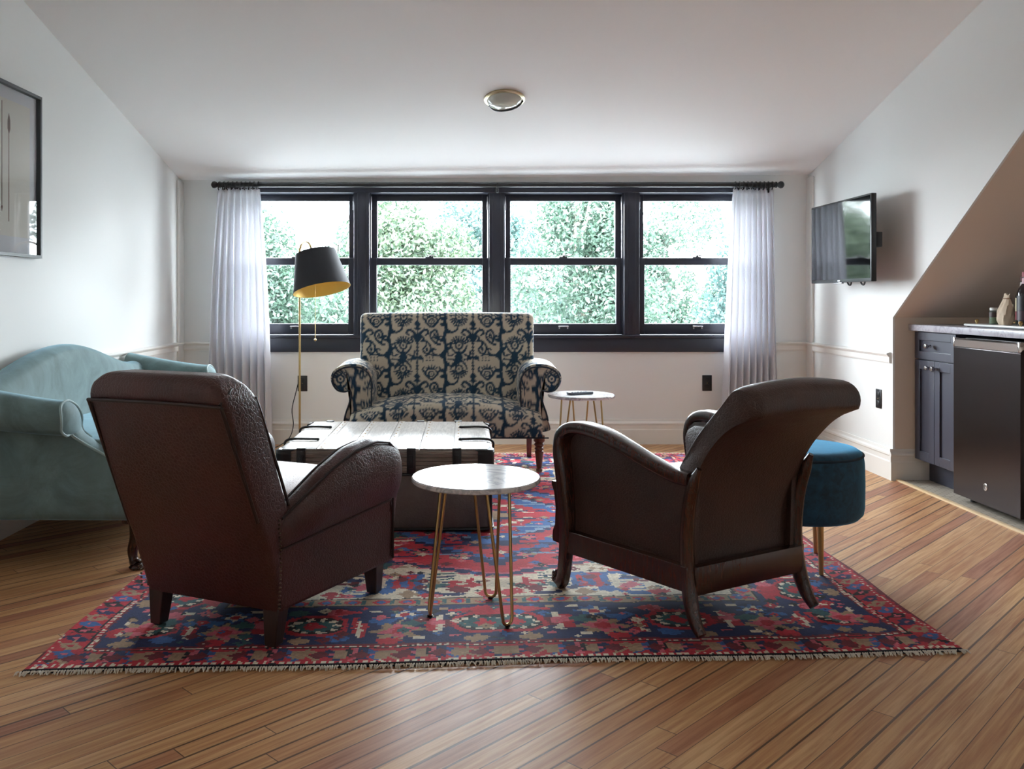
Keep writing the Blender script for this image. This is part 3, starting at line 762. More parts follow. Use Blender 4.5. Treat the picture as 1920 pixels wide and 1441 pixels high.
# ------------------------------------------------------------------ ikat cloth pattern tile
def ikat_tile():
    W, H, k = 430, 400, 2
    nx, ny = W // k, H // k
    X, Y = np.meshgrid((np.arange(nx) + .5) * k, (np.arange(ny) + .5) * k)
    D = np.zeros((ny, nx))
    offs = [(dx, dy) for dx in (-W, 0, W) for dy in (-H, 0, H)]
    def dab(mask): D[mask] = 1
    def stroke(pts, w):
        pts = [tuple(p)[:2] for p in smooth_path([(p[0], p[1], 0) for p in pts], 6)]
        ws = w if hasattr(w, '__len__') else [w] * 2
        n = len(pts) - 1
        for i in range(n):
            wd = lerp(ws[0], ws[-1], i / n) / 2 * 1.28
            for ox, oy in offs:
                ax, ay, bx, by = pts[i][0] + ox, pts[i][1] + oy, pts[i + 1][0] + ox, pts[i + 1][1] + oy
                if max(ax, bx) < -40 or min(ax, bx) > W + 40 or max(ay, by) < -40 or min(ay, by) > H + 40: continue
                dx, dy = bx - ax, by - ay; t = np.clip(((X - ax) * dx + (Y - ay) * dy) / (dx * dx + dy * dy + 1e-9), 0, 1)
                dab(np.hypot(X - ax - t * dx, Y - ay - t * dy) < wd)
    def blob(x, y, rx, ry, clear=False):
        for ox, oy in offs:
            m = ((X - x - ox) / rx) ** 2 + ((Y - y - oy) / ry) ** 2 < 1
            D[m] = 0 if clear else 1
    def dia(x, y, rx, ry):
        for ox, oy in offs: dab(np.abs(X - x - ox) / rx + np.abs(Y - y - oy) / ry < 1)
    cx = 215                                      # dark axis
    dia(cx, 28, 26, 34); dia(cx, 62, 34, 16)
    for s in (-1, 1):
        stroke([(cx, 130), (cx + s * 30, 88), (cx + s * 70, 72), (cx + s * 84, 96), (cx + s * 64, 112)], (17, 11))
        stroke([(cx, 150), (cx + s * 22, 112), (cx + s * 52, 62)], (12, 6))
        stroke([(cx + s * 8, 160), (cx + s * 32, 122), (cx + s * 48, 138), (cx + s * 34, 160)], 13)
    stroke([(cx, 60), (cx, 395)], 9)
    for y in (176, 206, 232, 256, 322, 348, 372): dia(cx, y, 15, 15)
    for s in (-1, 1):
        blob(cx + s * 28, 290, 22, 14); stroke([(cx, 286), (cx + s * 34, 276), (cx + s * 46, 312)], (14, 7))
    # eye flowers: rays up at 190, rays down at 370 in the column left of the axis
    ex = cx - 108
    for y, sg in ((190, -1), (372, 1)):
        blob(ex, y, 34, 36); blob(ex, y, 19, 21, True); blob(ex, y, 9, 10)
        for a in np.linspace(-1.25, 1.25, 9):
            x0, y0 = ex + 42 * math.sin(a), y + sg * 42 * math.cos(a); x1, y1 = ex + 70 * math.sin(a), y + sg * 68 * math.cos(a)
            stroke([(x0, y0), (x1, y1)], 10)
        for s in (-1, 1): stroke([(ex + s * 8, y - sg * 70), (ex + s * 44, y - sg * 40), (ex + s * 62, y - sg * 2)], (16, 9))
    dia(ex, 281, 34, 62); dia(ex, 281, 12, 30)
    for s in (-1, 1): stroke([(ex + s * 40, 262), (ex + s * 78, 270), (ex + s * 88, 240)], (9, 13)); stroke([(ex + s * 40, 300), (ex + s * 84, 296)], 12)
    # shield flower right of the axis
    sx = cx + 110
    stroke([(sx - 48, 10), (sx, 50), (sx + 48, 10)], 13); stroke([(sx - 48, 10), (sx - 26, -26), (sx + 26, -26), (sx + 48, 10)], 10)
    blob(sx, 8, 27, 25); blob(sx, 8, 15, 14, True); blob(sx, 8, 6, 6)
    for a in (-36, -18, 0, 18, 36): stroke([(sx + a, -34), (sx + a * 1.25, -58 + abs(a) * .5)], 9)
    for s in (-1, 1): stroke([(sx + s * 46, 0), (sx + s * 68, -22), (sx + s * 58, -44)], (14, 8))
    # paisleys
    stroke([(sx + 66, 182), (sx + 40, 176), (sx + 52, 120), (sx + 30, 76), (sx - 6, 96), (sx - 2, 140), (sx + 34, 176)], 13)
    stroke([(sx + 22, 100), (sx + 36, 136), (sx + 14, 128), (sx + 22, 100)], 9)
    stroke([(sx - 62, 158), (sx - 36, 162), (sx - 8, 200), (sx - 16, 246), (sx - 50, 250), (sx - 66, 222), (sx - 44, 196), (sx - 40, 172)], 12)
    blob(sx - 36, 222, 11, 16)
    for a in (-24, 0, 24): dia(sx - 12 + a, 284, 9, 9); dia(sx - 12 + a, 306, 7, 9)
    stroke([(sx - 46, 268), (sx - 10, 262), (sx + 30, 270)], 9)
    # dark vine at the tile edge
    vx = cx + 214
    stroke([(vx, 0), (vx + 8, 60), (vx - 6, 130), (vx + 6, 200), (vx - 4, 280), (vx + 6, 340), (vx, 400)], 20)
    for k2, y in enumerate((30, 90, 150, 215, 275, 335, 385)):
        s = 1 if k2 % 2 else -1; blob(vx + s * 18, y, 20, 15)
    for s, y in ((1, 60), (-1, 240), (1, 320)):
        stroke([(vx + s * 8, y), (vx + s * 48, y + 30), (vx + s * 92, y + 10), (vx + s * 96, y - 22), (vx + s * 70, y - 16)], (15, 9))
    for s, y in ((-1, 130), (1, 190)): stroke([(vx + s * 6, y + 20), (vx + s * 36, y + 24), (vx + s * 44, y - 6), (vx + s * 24, y - 8)], 11)
    # feathered ikat edges
    D2 = D.copy()
    for r in range(ny):
        if RNG.random() < .5: D2[r] = np.roll(D[r], int(RNG.integers(-1, 2)))
    return D2
IKAT = ikat_tile()
def ikat_color(o, uvf):
    """paint the woven pattern on the vertices; uvf(co, normal) -> metres (u across, v down)."""
    me = o.data; n = len(me.vertices); co = np.zeros(n * 3); me.vertices.foreach_get('co', co); co = co.reshape(-1, 3)
    no = np.zeros(n * 3); me.vertices.foreach_get('normal', no); no = no.reshape(-1, 3)
    u, v = uvf(co, no)
    su, sv = u / .36 * IKAT.shape[1], v / .335 * IKAT.shape[0]
    ny, nx = IKAT.shape
    val = np.zeros(n)
    for du, dv in ((-.7, 0), (.7, 0), (0, -.7), (0, .7), (0, 0)):
        val += IKAT[np.floor(sv + dv).astype(int) % ny, np.floor(su + du).astype(int) % nx]
    val /= 5
    base = np.array(S(206, 195, 175)[:3]); ink = np.array(S(34, 62, 84)[:3])
    jit = 1 + .12 * np.sin(su * .9) * np.sin(sv * .13)
    c = base * (1 - val[:, None]) + ink * val[:, None] * jit[:, None]
    at = me.color_attributes.new('Col', 'FLOAT_COLOR', 'POINT')
    at.data.foreach_set('color', np.concatenate([c, np.ones((n, 1))], 1).astype(np.float32).ravel())

# ------------------------------------------------------------------ patterned loveseat
def loveseat():
    R = thing('loveseat', 'two-seat loveseat in cream and blue ikat cloth with rolled arms under the windows', 'sofa', (-.11, 5.55, .003))
    # back: rounded slab leaning slightly
    rings = []
    hw, th = .560, .065
    zs = list(np.linspace(.34, .925, 78)); prof = [(z, 0.0) for z in zs]
    for a in np.linspace(0, 90, 8)[1:]: prof.append((.925 + .032 * math.sin(math.radians(a)), .032 * (1 - math.cos(math.radians(a)))))
    for z, ins in prof:
        t = (z - .34) / .6; yc = lerp(.155, .235, t); w_ = hw + .006 * t
        base = rrect(max(.02, w_ - ins), max(.004, th - ins), .034 if ins < .02 else .02)
        rings.append([(p[0], yc + p[1], z + (.006 * (1 - (p[0] / w_) ** 2) if t > .5 else 0) * t) for p in resample(base, 350)])
    q = MB(); q.loft(rings)
    # flat top in rows so the cloth pattern carries on
    o = q.build('backrest', M['ikat'], R, angle=70)
    ikat_color(o, lambda c, n: (np.where(np.abs(n[:, 0]) > .8, c[:, 1], c[:, 0]) + .012, -(c[:, 2]) - .0 + np.where(n[:, 2] > .5, -c[:, 1] + .2, 0) - .094))
    # crowned seat running out in front of the arms
    N = 190; rings = []
    for i in range(N + 1):
        x = lerp(-.628, .628, i / N); a = abs(x) / .628
        e = 1 - max(0, (a - .90) / .10) ** 2 * .10
        top = .335 + .115 * (1 - a ** 2.6)
        yf = -.262 + .02 * max(0, (a - .93) / .07) ** 2
        pr = [(yf + .012, .214), (yf, .228), (yf - .004, .28), (yf + .0, top - .085), (yf + .018, top - .045), (yf + .06, top - .018), (yf + .16, top), (yf + .30, top + .004), (.12, top - .012), (.16, top - .03), (.18, .30), (.18, .214)]
        sm = [tuple(p)[:2] for p in smooth_path([(p[0], p[1], 0) for p in pr], 4)]
        rings.append([(x * e, p[0], p[1]) for p in resample(sm + [pr[-1]], 120)])
    q = MB(); q.loft(rings); o = q.build('seat', M['ikat'], R, angle=70)
    ikat_color(o, lambda c, n: (c[:, 0] + .012, -c[:, 2] - c[:, 1] + .10))
    pw = MB(); pw.tube([(x, -.258, .216) for x in np.linspace(-.62, .62, 20)], .0045, 6); pw.build('front_piping', simple('navy_piping', S(30, 44, 58), .7), R)
    # scroll arms
    for sx in (-1, 1):
        sc_ = [(.452, .30), (.452, .40), (.448, .50), (.452, .565), (.475, .615), (.520, .645), (.575, .653), (.635, .645), (.685, .618), (.708, .575), (.700, .525),
               (.672, .494), (.630, .486), (.598, .494), (.585, .482), (.588, .45), (.600, .40), (.618, .35), (.630, .30), (.630, .24), (.452, .24)]
        sm = [tuple(p)[:2] for p in smooth_path([(p[0], p[1], 0) for p in sc_], 4)]
        ring2 = resample(sm, 150)
        rings = []
        ys = [(-.142, -.018), (-.150, -.008), (-.146, 0)] + [(y, 0) for y in np.linspace(-.138, .20, 40)]
        cx0, cz0 = .55, .45
        for y, ins in ys:
            k = 1 + ins / .1
            sl = 1.0 + .0 * y
            rings.append([(sx * (cx0 + (p[0] - cx0) * k), y, cz0 + (p[1] - cz0) * k * sl + (.012 * (y + .13) / .33 if p[1] > .45 else 0)) for p in ring2])
        # front scroll face filled with concentric rings so that it can carry the pattern
        face = []
        for kk in np.linspace(.04, .8, 16):
            pass
        q = MB(); q.loft(rings, caps=False); q.add(rings[-1], [list(range(len(ring2)))])
        # triangulated grid cap for the front
        bm = bmesh.new(); vs = [bm.verts.new(p) for p in rings[0]]
        bm.faces.new(vs); bmesh.ops.triangulate(bm, faces=bm.faces[:])
        for _ in range(4): bmesh.ops.subdivide_edges(bm, edges=[e_ for e_ in bm.edges if e_.calc_length() > .012], cuts=1, use_grid_fill=True)
        bmesh.ops.triangulate(bm, faces=bm.faces[:]); q.addbm(bm)
        o = q.build('arm', M['ikat'], R, angle=60)
        ikat_color(o, lambda c, n: (np.where(np.abs(n[:, 1]) > .6, c[:, 0] * sx, c[:, 1]) + .16, -c[:, 2] + np.where(np.abs(n[:, 1]) > .6, 0, np.where(n[:, 2] > .3, c[:, 0], 0)) + .05))
        pp = MB(); pp.tube([(p[0], p[1] - .004, p[2]) for p in rings[1]][6:-34], .005, 6); pp.build('arm_piping', simple('navy_piping', S(30, 44, 58), .7), o)
    for sx in (-1, 1):
        q = MB(); pr = [(.018, 0), (.020, .012), (.014, .020), (.017, .028), (.024, .10), (.028, .122), (.021, .128), (.030, .140), (.022, .150), (.033, .163), (.024, .174), (.034, .184), (.034, .216)]
        q.lathe(pr, 20, (sx * .565, -.225, .009)); o = q.build('leg', M['legwood'], R)
        q = MB(); q.lathe([(.012, 0), (.019, .004), (.019, .010), (.012, .014)], 16, (sx * .565, -.225, .008)); q.build('caster_cup', M['darkbrass'], o)
        q = MB(); q.loft([[(sx * .54 + a * h, .26 + b * h - d, z) for a, b in ((-1, -1), (1, -1), (1, 1), (-1, 1))] for z, h, d in ((.009, .014, -.025), (.24, .021, 0))]); q.build('leg', M['legwood'], R)
    return R
loveseat()

# ------------------------------------------------------------------ sea-green camelback sofa on the left wall
def camelback():
    R = thing('camelback_sofa', 'sea-green velvet sofa with a humped back and rolled arms against the left wall', 'sofa', (-1.66, 4.37, 0))
    V = M['sofavelvet']
    hl = 1.0                                        # half length along y
    q = MB(); q.box(-.34, .385, -.94, .94, .198, .37, .02); q.build('seat_frame', V, R)
    q = MB(); q.box(-.24, .40, -.87, .87, .37, .495, .045, 4); q.build('seat_cushion', V, R)
    # camel back
    rings = []
    for i in range(61):
        y = lerp(-.97, .97, i / 60); a = abs(y + .11) / .97
        top = .685 + .148 * (math.cos(min(1, a / .92) * PI) * .5 + .5) ** .85
        pr = [(-.335, .24), (-.345, .45), (-.350, top - .06), (-.345, top - .02), (-.32, top), (-.285, top + .003), (-.25, top - .012), (-.225, top - .05), (-.205, .60), (-.19, .48), (-.18, .30)]
        sm = [tuple(p)[:2] for p in smooth_path([(p[0], p[1], 0) for p in pr], 4)]
        rings.append([(p[0], y, p[1]) for p in sm])
    q = MB(); q.loft(rings); q.build('backrest', V, R, angle=50)
    for s in (-1, 1):
        # scroll section in (outward y, z); the front edge sweeps forward as it drops
        sec = [(.80, .30), (.80, .50), (.805, .57), (.83, .628), (.875, .655), (.925, .656), (.968, .635), (.988, .595), (.980, .552), (.950, .528), (.918, .530), (.905, .52), (.908, .46), (.93, .36), (.945, .205), (.80, .205)]
        sm = [tuple(p)[:2] for p in smooth_path([(p[0], p[1], 0) for p in sec], 5)]
        def xf(z):
            return lerp(.395, .095 if s < 0 else .125, sstep((z - .34) / .22)) + .02 * math.sin(max(0, min(1, (z - .52) / .13)) * PI)
        rings = []
        for t in np.linspace(0, 1, 24):
            ring = []
            for (yy, zz) in sm:
                rise = .075 * (1 - t) ** 1.3 * max(0, min(1, (zz - .45) / .15))
                xb = -.345
                ring.append((lerp(xb, xf(zz), t), s * (yy + .012 * t), zz + rise))
            rings.append(ring)
        fr = rings[-1]
        top = max(range(len(sm)), key=lambda k: sm[k][1])
        inner = resample([fr[k] for k in range(top, -1, -1)] + [fr[-1]], 40, closed=False)
        outer = resample([fr[k] for k in range(top, len(fr) - 1)] + [fr[-2]], 40, closed=False)
        q = MB(); q.loft(rings, caps=False); q.add(rings[0], [list(range(len(sm)))])
        q.loft([[(lerp(o_[0], i_[0], w) + .020 * math.sin(PI * w) ** .6 * min(1, k / 4), lerp(o_[1], i_[1], w), lerp(o_[2], i_[2], w)) for w in np.linspace(0, 1, 9)] for k, (o_, i_) in enumerate(zip(outer, inner))], cring=False)
        o = q.build('arm', V, R, angle=55)
        pp = MB(); k0 = 4 * 5 - 16; pp.tube([(p[0] + .004, p[1], p[2]) for p in fr][5:-10], .0055, 7); pp.build('arm_piping', M['sofapiping'], o)
        # cabriole front leg with pad foot, plain rear leg
        q = MB(); path = smooth_path([(.345, s * .885, .26), (.372, s * .90, .20), (.372, s * .905, .13), (.352, s * .895, .07), (.358, s * .90, .03), (.375, s * .91, .012)], 5)
        q.tube(path, [interp([0, .25, .5, .75, .9, 1], [.036, .034, .023, .017, .022, .026], k / (len(path) - 1)) for k in range(len(path))], 12)
        q.lathe([(.001, 0), (.030, .0), (.034, .008), (.026, .018), (.012, .024)], 16, (.378, s * .912, 0))
        q.box(.32, .382, min(s * .86, s * .935), max(s * .86, s * .935), .175, .21, .012)
        q.build('leg', M['darkwood'], R)
        q = MB(); q.loft([[(x - d + a * h, s * .90 + b * h, z) for a, b in ((-1, -1), (1, -1), (1, 1), (-1, 1))] for x, z, h, d in ((-.30, 0, .016, .035), (-.30, .24, .022, 0))]); q.build('leg', M['darkwood'], R)
camelback()

# ------------------------------------------------------------------ club chair (leather, seen from behind)
def club_chair():
    R = thing('club_armchair', 'oxblood leather club armchair with piped seams, seen from behind beside the green sofa', 'armchair', (-.671, 3.013, .012), math.radians(-24.1))
    Lz, P = M['leather'], M['piping']
    # body tub under the arms
    rings = []
    for z, dx, dy0, dy1 in ((.105, .0, 0, 0), (.14, .0, 0, 0), (.26, .004, .01, 0), (.32, .0, .0, 0)):
        ring = []
        ry = -.285 - dy0; fyv = .335 + dy1
        ring = [(-.262 - dx, ry), (.262 + dx, ry), (.318 + dx, fyv - .02), (.300, fyv), (-.300, fyv), (-.318 - dx, fyv - .02)]
        rings.append([(a, b, z) for a, b in ring])
    q = MB(); q.loft(rings); q.build('seat_base', Lz, R, angle=30, bevel=.012)
    q = MB(); q.box(-.215, .215, -.20, .33, .30, .432, .045, 4); q.build('seat_cushion', M['leatherseat'], R)
    # backrest: tall slab leaning back, rounded crest
    def yb(z): return interp([.10, .30, .50, .70, .85], [-.288, -.345, -.430, -.515, -.580], z)
    hwv = lambda z: interp([.10, .35, .55, .75, .85], [.262, .268, .262, .256, .235], z)
    rings = []
    zt = .752
    prof = [(z, 0) for z in np.linspace(.108, zt, 30)] + [(zt + .075 * math.sin(a), 1 - math.cos(a)) for a in np.linspace(0, PI / 2, 10)[1:]]
    for z, k in prof:
        th = interp([.10, .40, .70, .84], [.10, .155, .165, .15], z)
        back = yb(z) + .012 * math.sin(min(1, max(0, (z - .1) / .66)) * PI) * -1
        y0 = back + k * .055; y1 = back + th - k * .030
        hw = hwv(z) - k * .055
        ring = rrect(hw, max(.012, (y1 - y0) / 2), .022 if k < .3 else .03, 4)
        arch = lambda x: .012 * (1 - (x / .26) ** 2) if z > zt else 0
        rings.append([(p[0], (y0 + y1) / 2 + p[1] - (.010 * (1 - (p[0] / hw) ** 2) if p[1] < 0 else 0), z + arch(p[0])) for p in ring])
    q = MB(); q.loft(rings); bk = q.build('backrest', Lz, R, angle=50)
    # piped seam round the back panel and along the crest
    pth = []
    for z in np.linspace(.40, .744, 14): pth.append((hwv(z) - .010, yb(z) - .006, z))
    top = [(x, yb(.749) - .008 - .006 * (1 - (x / .25) ** 2), .749 + .004 * (1 - (x / .25) ** 2)) for x in np.linspace(.246, -.246, 16)]
    left = [(-(hwv(z) - .010), yb(z) - .006, z) for z in np.linspace(.744, .34, 16)]
    q = MB(); q.tube(pth + top + left, .0058, 7); q.build('back_piping', P, bk)
    q = MB(); q.tube(smooth_path([(hwv(.76) - .012, yb(.76) - .002, .755), (hwv(.78) - .010, yb(.78) + .05, .788), (hwv(.79) - .028, yb(.79) + .10, .803)], 6), .0045, 6)
    q.tube(smooth_path([(hwv(z) - .004, yb(z) + .148, z) for z in np.linspace(.42, .765, 8)], 3), .005, 6); q.build('crest_piping', P, bk)
    for sx in (-1, 1):
        ystn = list(np.linspace(-.30, .27, 30)); rings = []
        def top_z(y): return interp([-.30, -.20, -.05, .08, .20, .30, .36, .40], [.400, .445, .510, .552, .565, .548, .505, .44], y)
        def seam(y): return interp([-.30, .40], [.295, .335], y)
        def ring_at(y, shrink=0.0, zdrop=0.0):
            o_ = lerp(.272, .330, (y + .30) / .66); tz = top_z(y) - zdrop; sm_ = seam(y)
            inn = lerp(.200, .215, (y + .3) / .66); bu = sstep((y + .31) / .2)
            pts = [(inn, .20), (inn, tz - .075), (inn + .006, tz - .035), (inn + .028, tz - .010), ((inn + o_) / 2 + .004, tz), (o_ - .014, tz - .012),
                   (o_ + .010 * bu, tz - .040), (o_ + .026 * bu, lerp(tz, sm_, .45)), (o_ + .020 * bu, lerp(tz, sm_, .78)), (o_ - .002, sm_ + .006), (o_ - .006, sm_), (o_ - .006, .25), (o_ - .010, .112), (inn, .112)]
            cx_ = (inn + o_) / 2; cz_ = lerp(.2, tz, .55)
            pts = [(cx_ + (a - cx_) * (1 - shrink), cz_ + (b - cz_) * (1 - shrink)) for a, b in pts]
            return [(sx * a, b) for a, b in pts]
        for y in ystn: rings.append([(a, y, b) for a, b in ring_at(y)])
        # bull-nosed front: the roll comes round forward, the panel below stays flat
        for k in np.linspace(0, PI / 2, 9)[1:]:
            y = .27 + .095 * math.sin(k); sh = (1 - math.cos(k)) * .42
            base = ring_at(.27 + .095 * math.sin(k) * .4)
            cx_ = sx * .27; r_ = []
            for (a, b) in base:
                lowk = 1 if b > .30 else .25
                r_.append((cx_ + (a - cx_) * (1 - sh * lowk), y - (.045 * math.sin(k) if b < .30 else 0), .40 + (b - .40) * (1 - sh * .55) if b > .33 else b))
            rings.append(r_)
        q = MB(); q.loft(rings); arm = q.build('arm', Lz, R, angle=60, sub=1)
        # seams: upper outer edge of the arm top, and the seam under the roll
        up = [(sx * (lerp(.272, .330, (y + .30) / .66) - .006), y, top_z(y) - .016) for y in np.linspace(-.29, .28, 24)]
        up += [(sx * .322, .325, .500), (sx * .312, .35, .455)]
        q = MB(); q.tube(up, .0045, 6)
        inn_ = [(sx * (lerp(.200, .215, (y + .3) / .66) + .016), y, top_z(y) - .018) for y in np.linspace(-.22, .30, 18)]
        q.tube(inn_, .0045, 6)
        lo = [(sx * (lerp(.272, .330, (y + .30) / .66) - .0035), y, seam(y) + .002) for y in np.linspace(-.30, .29, 16)]
        q.tube(lo, .0045, 6)
        q.tube([(sx * .322, .300, z) for z in np.linspace(.12, .335, 8)], .0045, 6)
        q.tube([(sx * .256, -.287, z) for z in np.linspace(.12, .40, 8)], .006, 6)
        q.build('arm_piping', P, arm)
        # nailheads down the rear corner
        q = MB()
        for k in range(22): q.sphere((sx * .268 + sx * .006 * math.sin(k * .14), -.306 - .0 * k, .125 + k * .0125), .0042, 8, .8)
        q.build('nailhead_trim', M['nail'], arm)
    for sx in (-1, 1):
        for y, dx in ((-.262, .225), (.262, .262)):
            q = MB(); q.loft([[(sx * dx + a * h, y + b * h + d, z) for a, b in ((-1, -1), (1, -1), (1, 1), (-1, 1))] for z, h, d in ((0, .020, -.012 if y < 0 else .008), (.115, .029, 0))])
            q.build('leg', M['ebony'], R, bevel=.003)
club_chair()

# ------------------------------------------------------------------ wood-framed leather armchair
def wood_chair():
    R = thing('wood_framed_armchair', 'dark wood-framed leather armchair with a rolled top, seen from behind beside the blue pouf', 'armchair', (.7935, 3.0775, .0145), math.radians(30))
    Wd, L2 = M['darkwood'], M['leather2']
    def hw(y): return lerp(.250, .316, (y + .28) / .56)          # frame flares towards the front
    # back profile: outer face and front face in (y, z)
    outer = smooth_path([(0, -.232, .13), (0, -.224, .26), (0, -.242, .40), (0, -.302, .545), (0, -.385, .640), (0, -.474, .694)], 6)
    inner = smooth_path([(0, -.10, .30), (0, -.135, .42), (0, -.200, .54), (0, -.285, .65), (0, -.370, .738)], 6)
    # upholstered back as a loft across x: closed section, rolled top
    roll = []
    cy, cz, r = -.444, .726, .058
    a0, a1 = math.radians(30), math.radians(206)
    for a in np.linspace(a0, a1, 14): roll.append((0, cy + r * math.cos(a) * 1.15, cz + r * math.sin(a)))
    sec = [p[:] for p in inner[:-1]] + [(0, -.390, .760)] + roll[2:] + [p[:] for p in outer[::-1]][2:]
    sec = [(p[1], p[2]) for p in sec]
    rings = []
    n = 40
    for i in range(n + 1):
        t = i / n; x = math.sin(lerp(-PI / 2, PI / 2, t)); e = 1 - abs(x)
        puff = 1 - max(0, (abs(x) - .86) / .14) ** 2
        ring = []
        for k, (y, z) in enumerate(sec):
            w_ = interp([.13, .40, .62, .70, .80], [.232, .240, .246, .242, .238], z)
            cyy, czz = interp([.13, .5, .75], [-.18, -.25, -.43], z), z
            shr = lerp(.80, 1.0, puff)
            arch = .020 * (1 - x * x) * max(0, min(1, (z - .66) / .1))
            ring.append((x * w_, cyy + (y - cyy) * shr, lerp(z, .45 + (z - .45) * .985, 1 - puff) + arch))
        rings.append(ring)
    q = MB(); q.loft(rings); bk = q.build('backrest', L2, R, angle=55)
    q = MB(); q.tube([(x, outer[-1][1] + .006, outer[-1][2] - .001 + .010 * (1 - (x / .24) ** 2)) for x in np.linspace(-.196, .196, 16)], .005, 6); q.build('roll_seam', M['piping'], bk)
    # rear posts, from the splayed foot up the edge of the back
    for sx in (-1, 1):
        pth = smooth_path([(sx * .258, -.308, .018), (sx * .256, -.275, .06), (sx * .250, -.248, .14), (sx * .248, -.236, .26), (sx * .252, -.246, .38), (sx * .256, -.270, .47), (sx * .256, -.296, .525)], 6)
        q = MB(); n = len(pth)
        q.tube(pth, [interp([0, .12, .3, .6, .85, 1], [.018, .022, .027, .025, .022, .009], k / (n - 1)) for k in range(n)], 10, flat=.85)
        q.build('rear_post', Wd, R)
        # bent arm rail: sabre front leg with a scroll toe, over the arm, down to the rear post
        P = [(.345, .028), (.362, .020), (.358, .004), (.335, .006), (.318, .03), (.305, .09), (.296, .17), (.290, .25), (.296, .34), (.306, .43), (.316, .50), (.304, .552), (.265, .582), (.20, .590), (.10, .578), (0, .548), (-.10, .515), (-.20, .490), (-.262, .486)]
        P = P[3:]
        pp = smooth_path([(sx * hw(max(-.28, min(.30, y))), y, z) for y, z in P], 5)
        rings = []
        m = len(pp)
        for k in range(m):
            a = pp[max(0, k - 1)]; b = pp[min(m - 1, k + 1)]; t = (b - a).normalized()
            nrm = Vector((0, -t.z, t.y)).normalized(); f = k / (m - 1)
            hth = interp([0, .06, .2, .4, .55, .75, 1], [.020, .022, .026, .026, .022, .021, .022], f)       # in-plane half thickness
            hwd = interp([0, .2, .42, .6, .85, 1], [.018, .021, .036, .040, .030, .024], f)                 # across
            c_ = pp[k]; ring = []
            for (u, v) in rrect(1, 1, .55, 3):
                ring.append(c_ + Vector((u * hwd, 0, 0)) + nrm * (v * hth))
            rings.append(ring)
        q = MB(); q.loft(rings); rail = q.build('arm_rail', Wd, R, angle=50)
        q = MB(); q.tube(smooth_path([(sx * hw(.30), .322, .022), (sx * hw(.30), .345, .016), (sx * hw(.30), .362, .022), (sx * hw(.30), .366, .038), (sx * hw(.30), .354, .044)], 5), [.018] * 6 + [.016] * 6 + [.012] * 5 + [.009] * 4, 9)
        q.build('scroll_toe', Wd, rail)
        # side panel inside the rail
        pan = [(.288, .17), (.285, .25), (.291, .34), (.300, .43), (.304, .50), (.292, .54), (.26, .562), (.20, .570), (.10, .558), (0, .528), (-.10, .497), (-.20, .472), (-.255, .46), (-.245, .17)]
        q = MB(); q.loft([[(sx * (hw(y) - .022 + d), y, z) for y, z in pan] for d in (-.02, .008)]); sp = q.build('side_panel', L2, R, angle=30)
        # padded inner side edged with nailheads
        pad = [(.28, .38), (.30, .45), (.305, .50), (.29, .53), (.25, .552), (.20, .558), (.10, .546), (0, .516), (-.08, .49), (-.08, .36)]
        q = MB(); q.loft([[(sx * (hw(y) - .040 - d), lerp(y, .1, k), lerp(z, .45, k)) for y, z in pad] for d, k in ((0, 0), (.014, .02), (.022, .10))]); q.build('arm_pad', L2, R, angle=40)
        q = MB(); edge = resample([(sx * (hw(y) - .050), y * .985, z - .006) for y, z in pad[:9]], 40, closed=False)
        for p in edge: q.sphere(p, .0042, 8, .9)
        q.build('nailhead_trim', M['nail'], sp)
        q = MB(); q.loft([[(sx * (hw(y) + dx), y, z) for dx, z in ((-.018, .135), (.016, .135), (.016, .215), (-.018, .215))] for y in (-.258, .298)]); q.build('side_rail', Wd, R, bevel=.003)
    q = MB(); q.box(-.245, .245, -.272, -.238, .125, .215, .004); q.build('rear_rail', Wd, R)
    # seat with a front apron that stands proud of the legs
    q = MB(); q.loft([[(a, b, z) for a, b in ((-.205, -.20), (.205, -.20), (.275, .31), (-.275, .31))] for z in (.17, .27)]); q.build('seat_frame', Wd, R)
    q = MB(); rings = []
    for y, dz, w_ in ((-.16, -.01, .195), (.0, .01, .215), (.15, .012, .235), (.28, .0, .250), (.345, -.025, .252), (.37, -.06, .250)):
        rings.append([(p[0], y, .345 + dz + p[1]) for p in rrect(w_, .065 if y < .36 else .03, .03, 4)])
    q.loft(rings); q.build('seat_cushion', L2, R, angle=50)
    q = MB(); pr = [(.310, .140), (.418, .140), (.422, .150), (.420, .180), (.406, .205), (.402, .270), (.412, .325), (.428, .352), (.424, .364), (.385, .364), (.370, .345), (.310, .33)]
    q.loft([[(x, y, z) for y, z in pr] for x in (-.290, .290)]); q.build('front_apron', Wd, R, angle=30)
wood_chair()
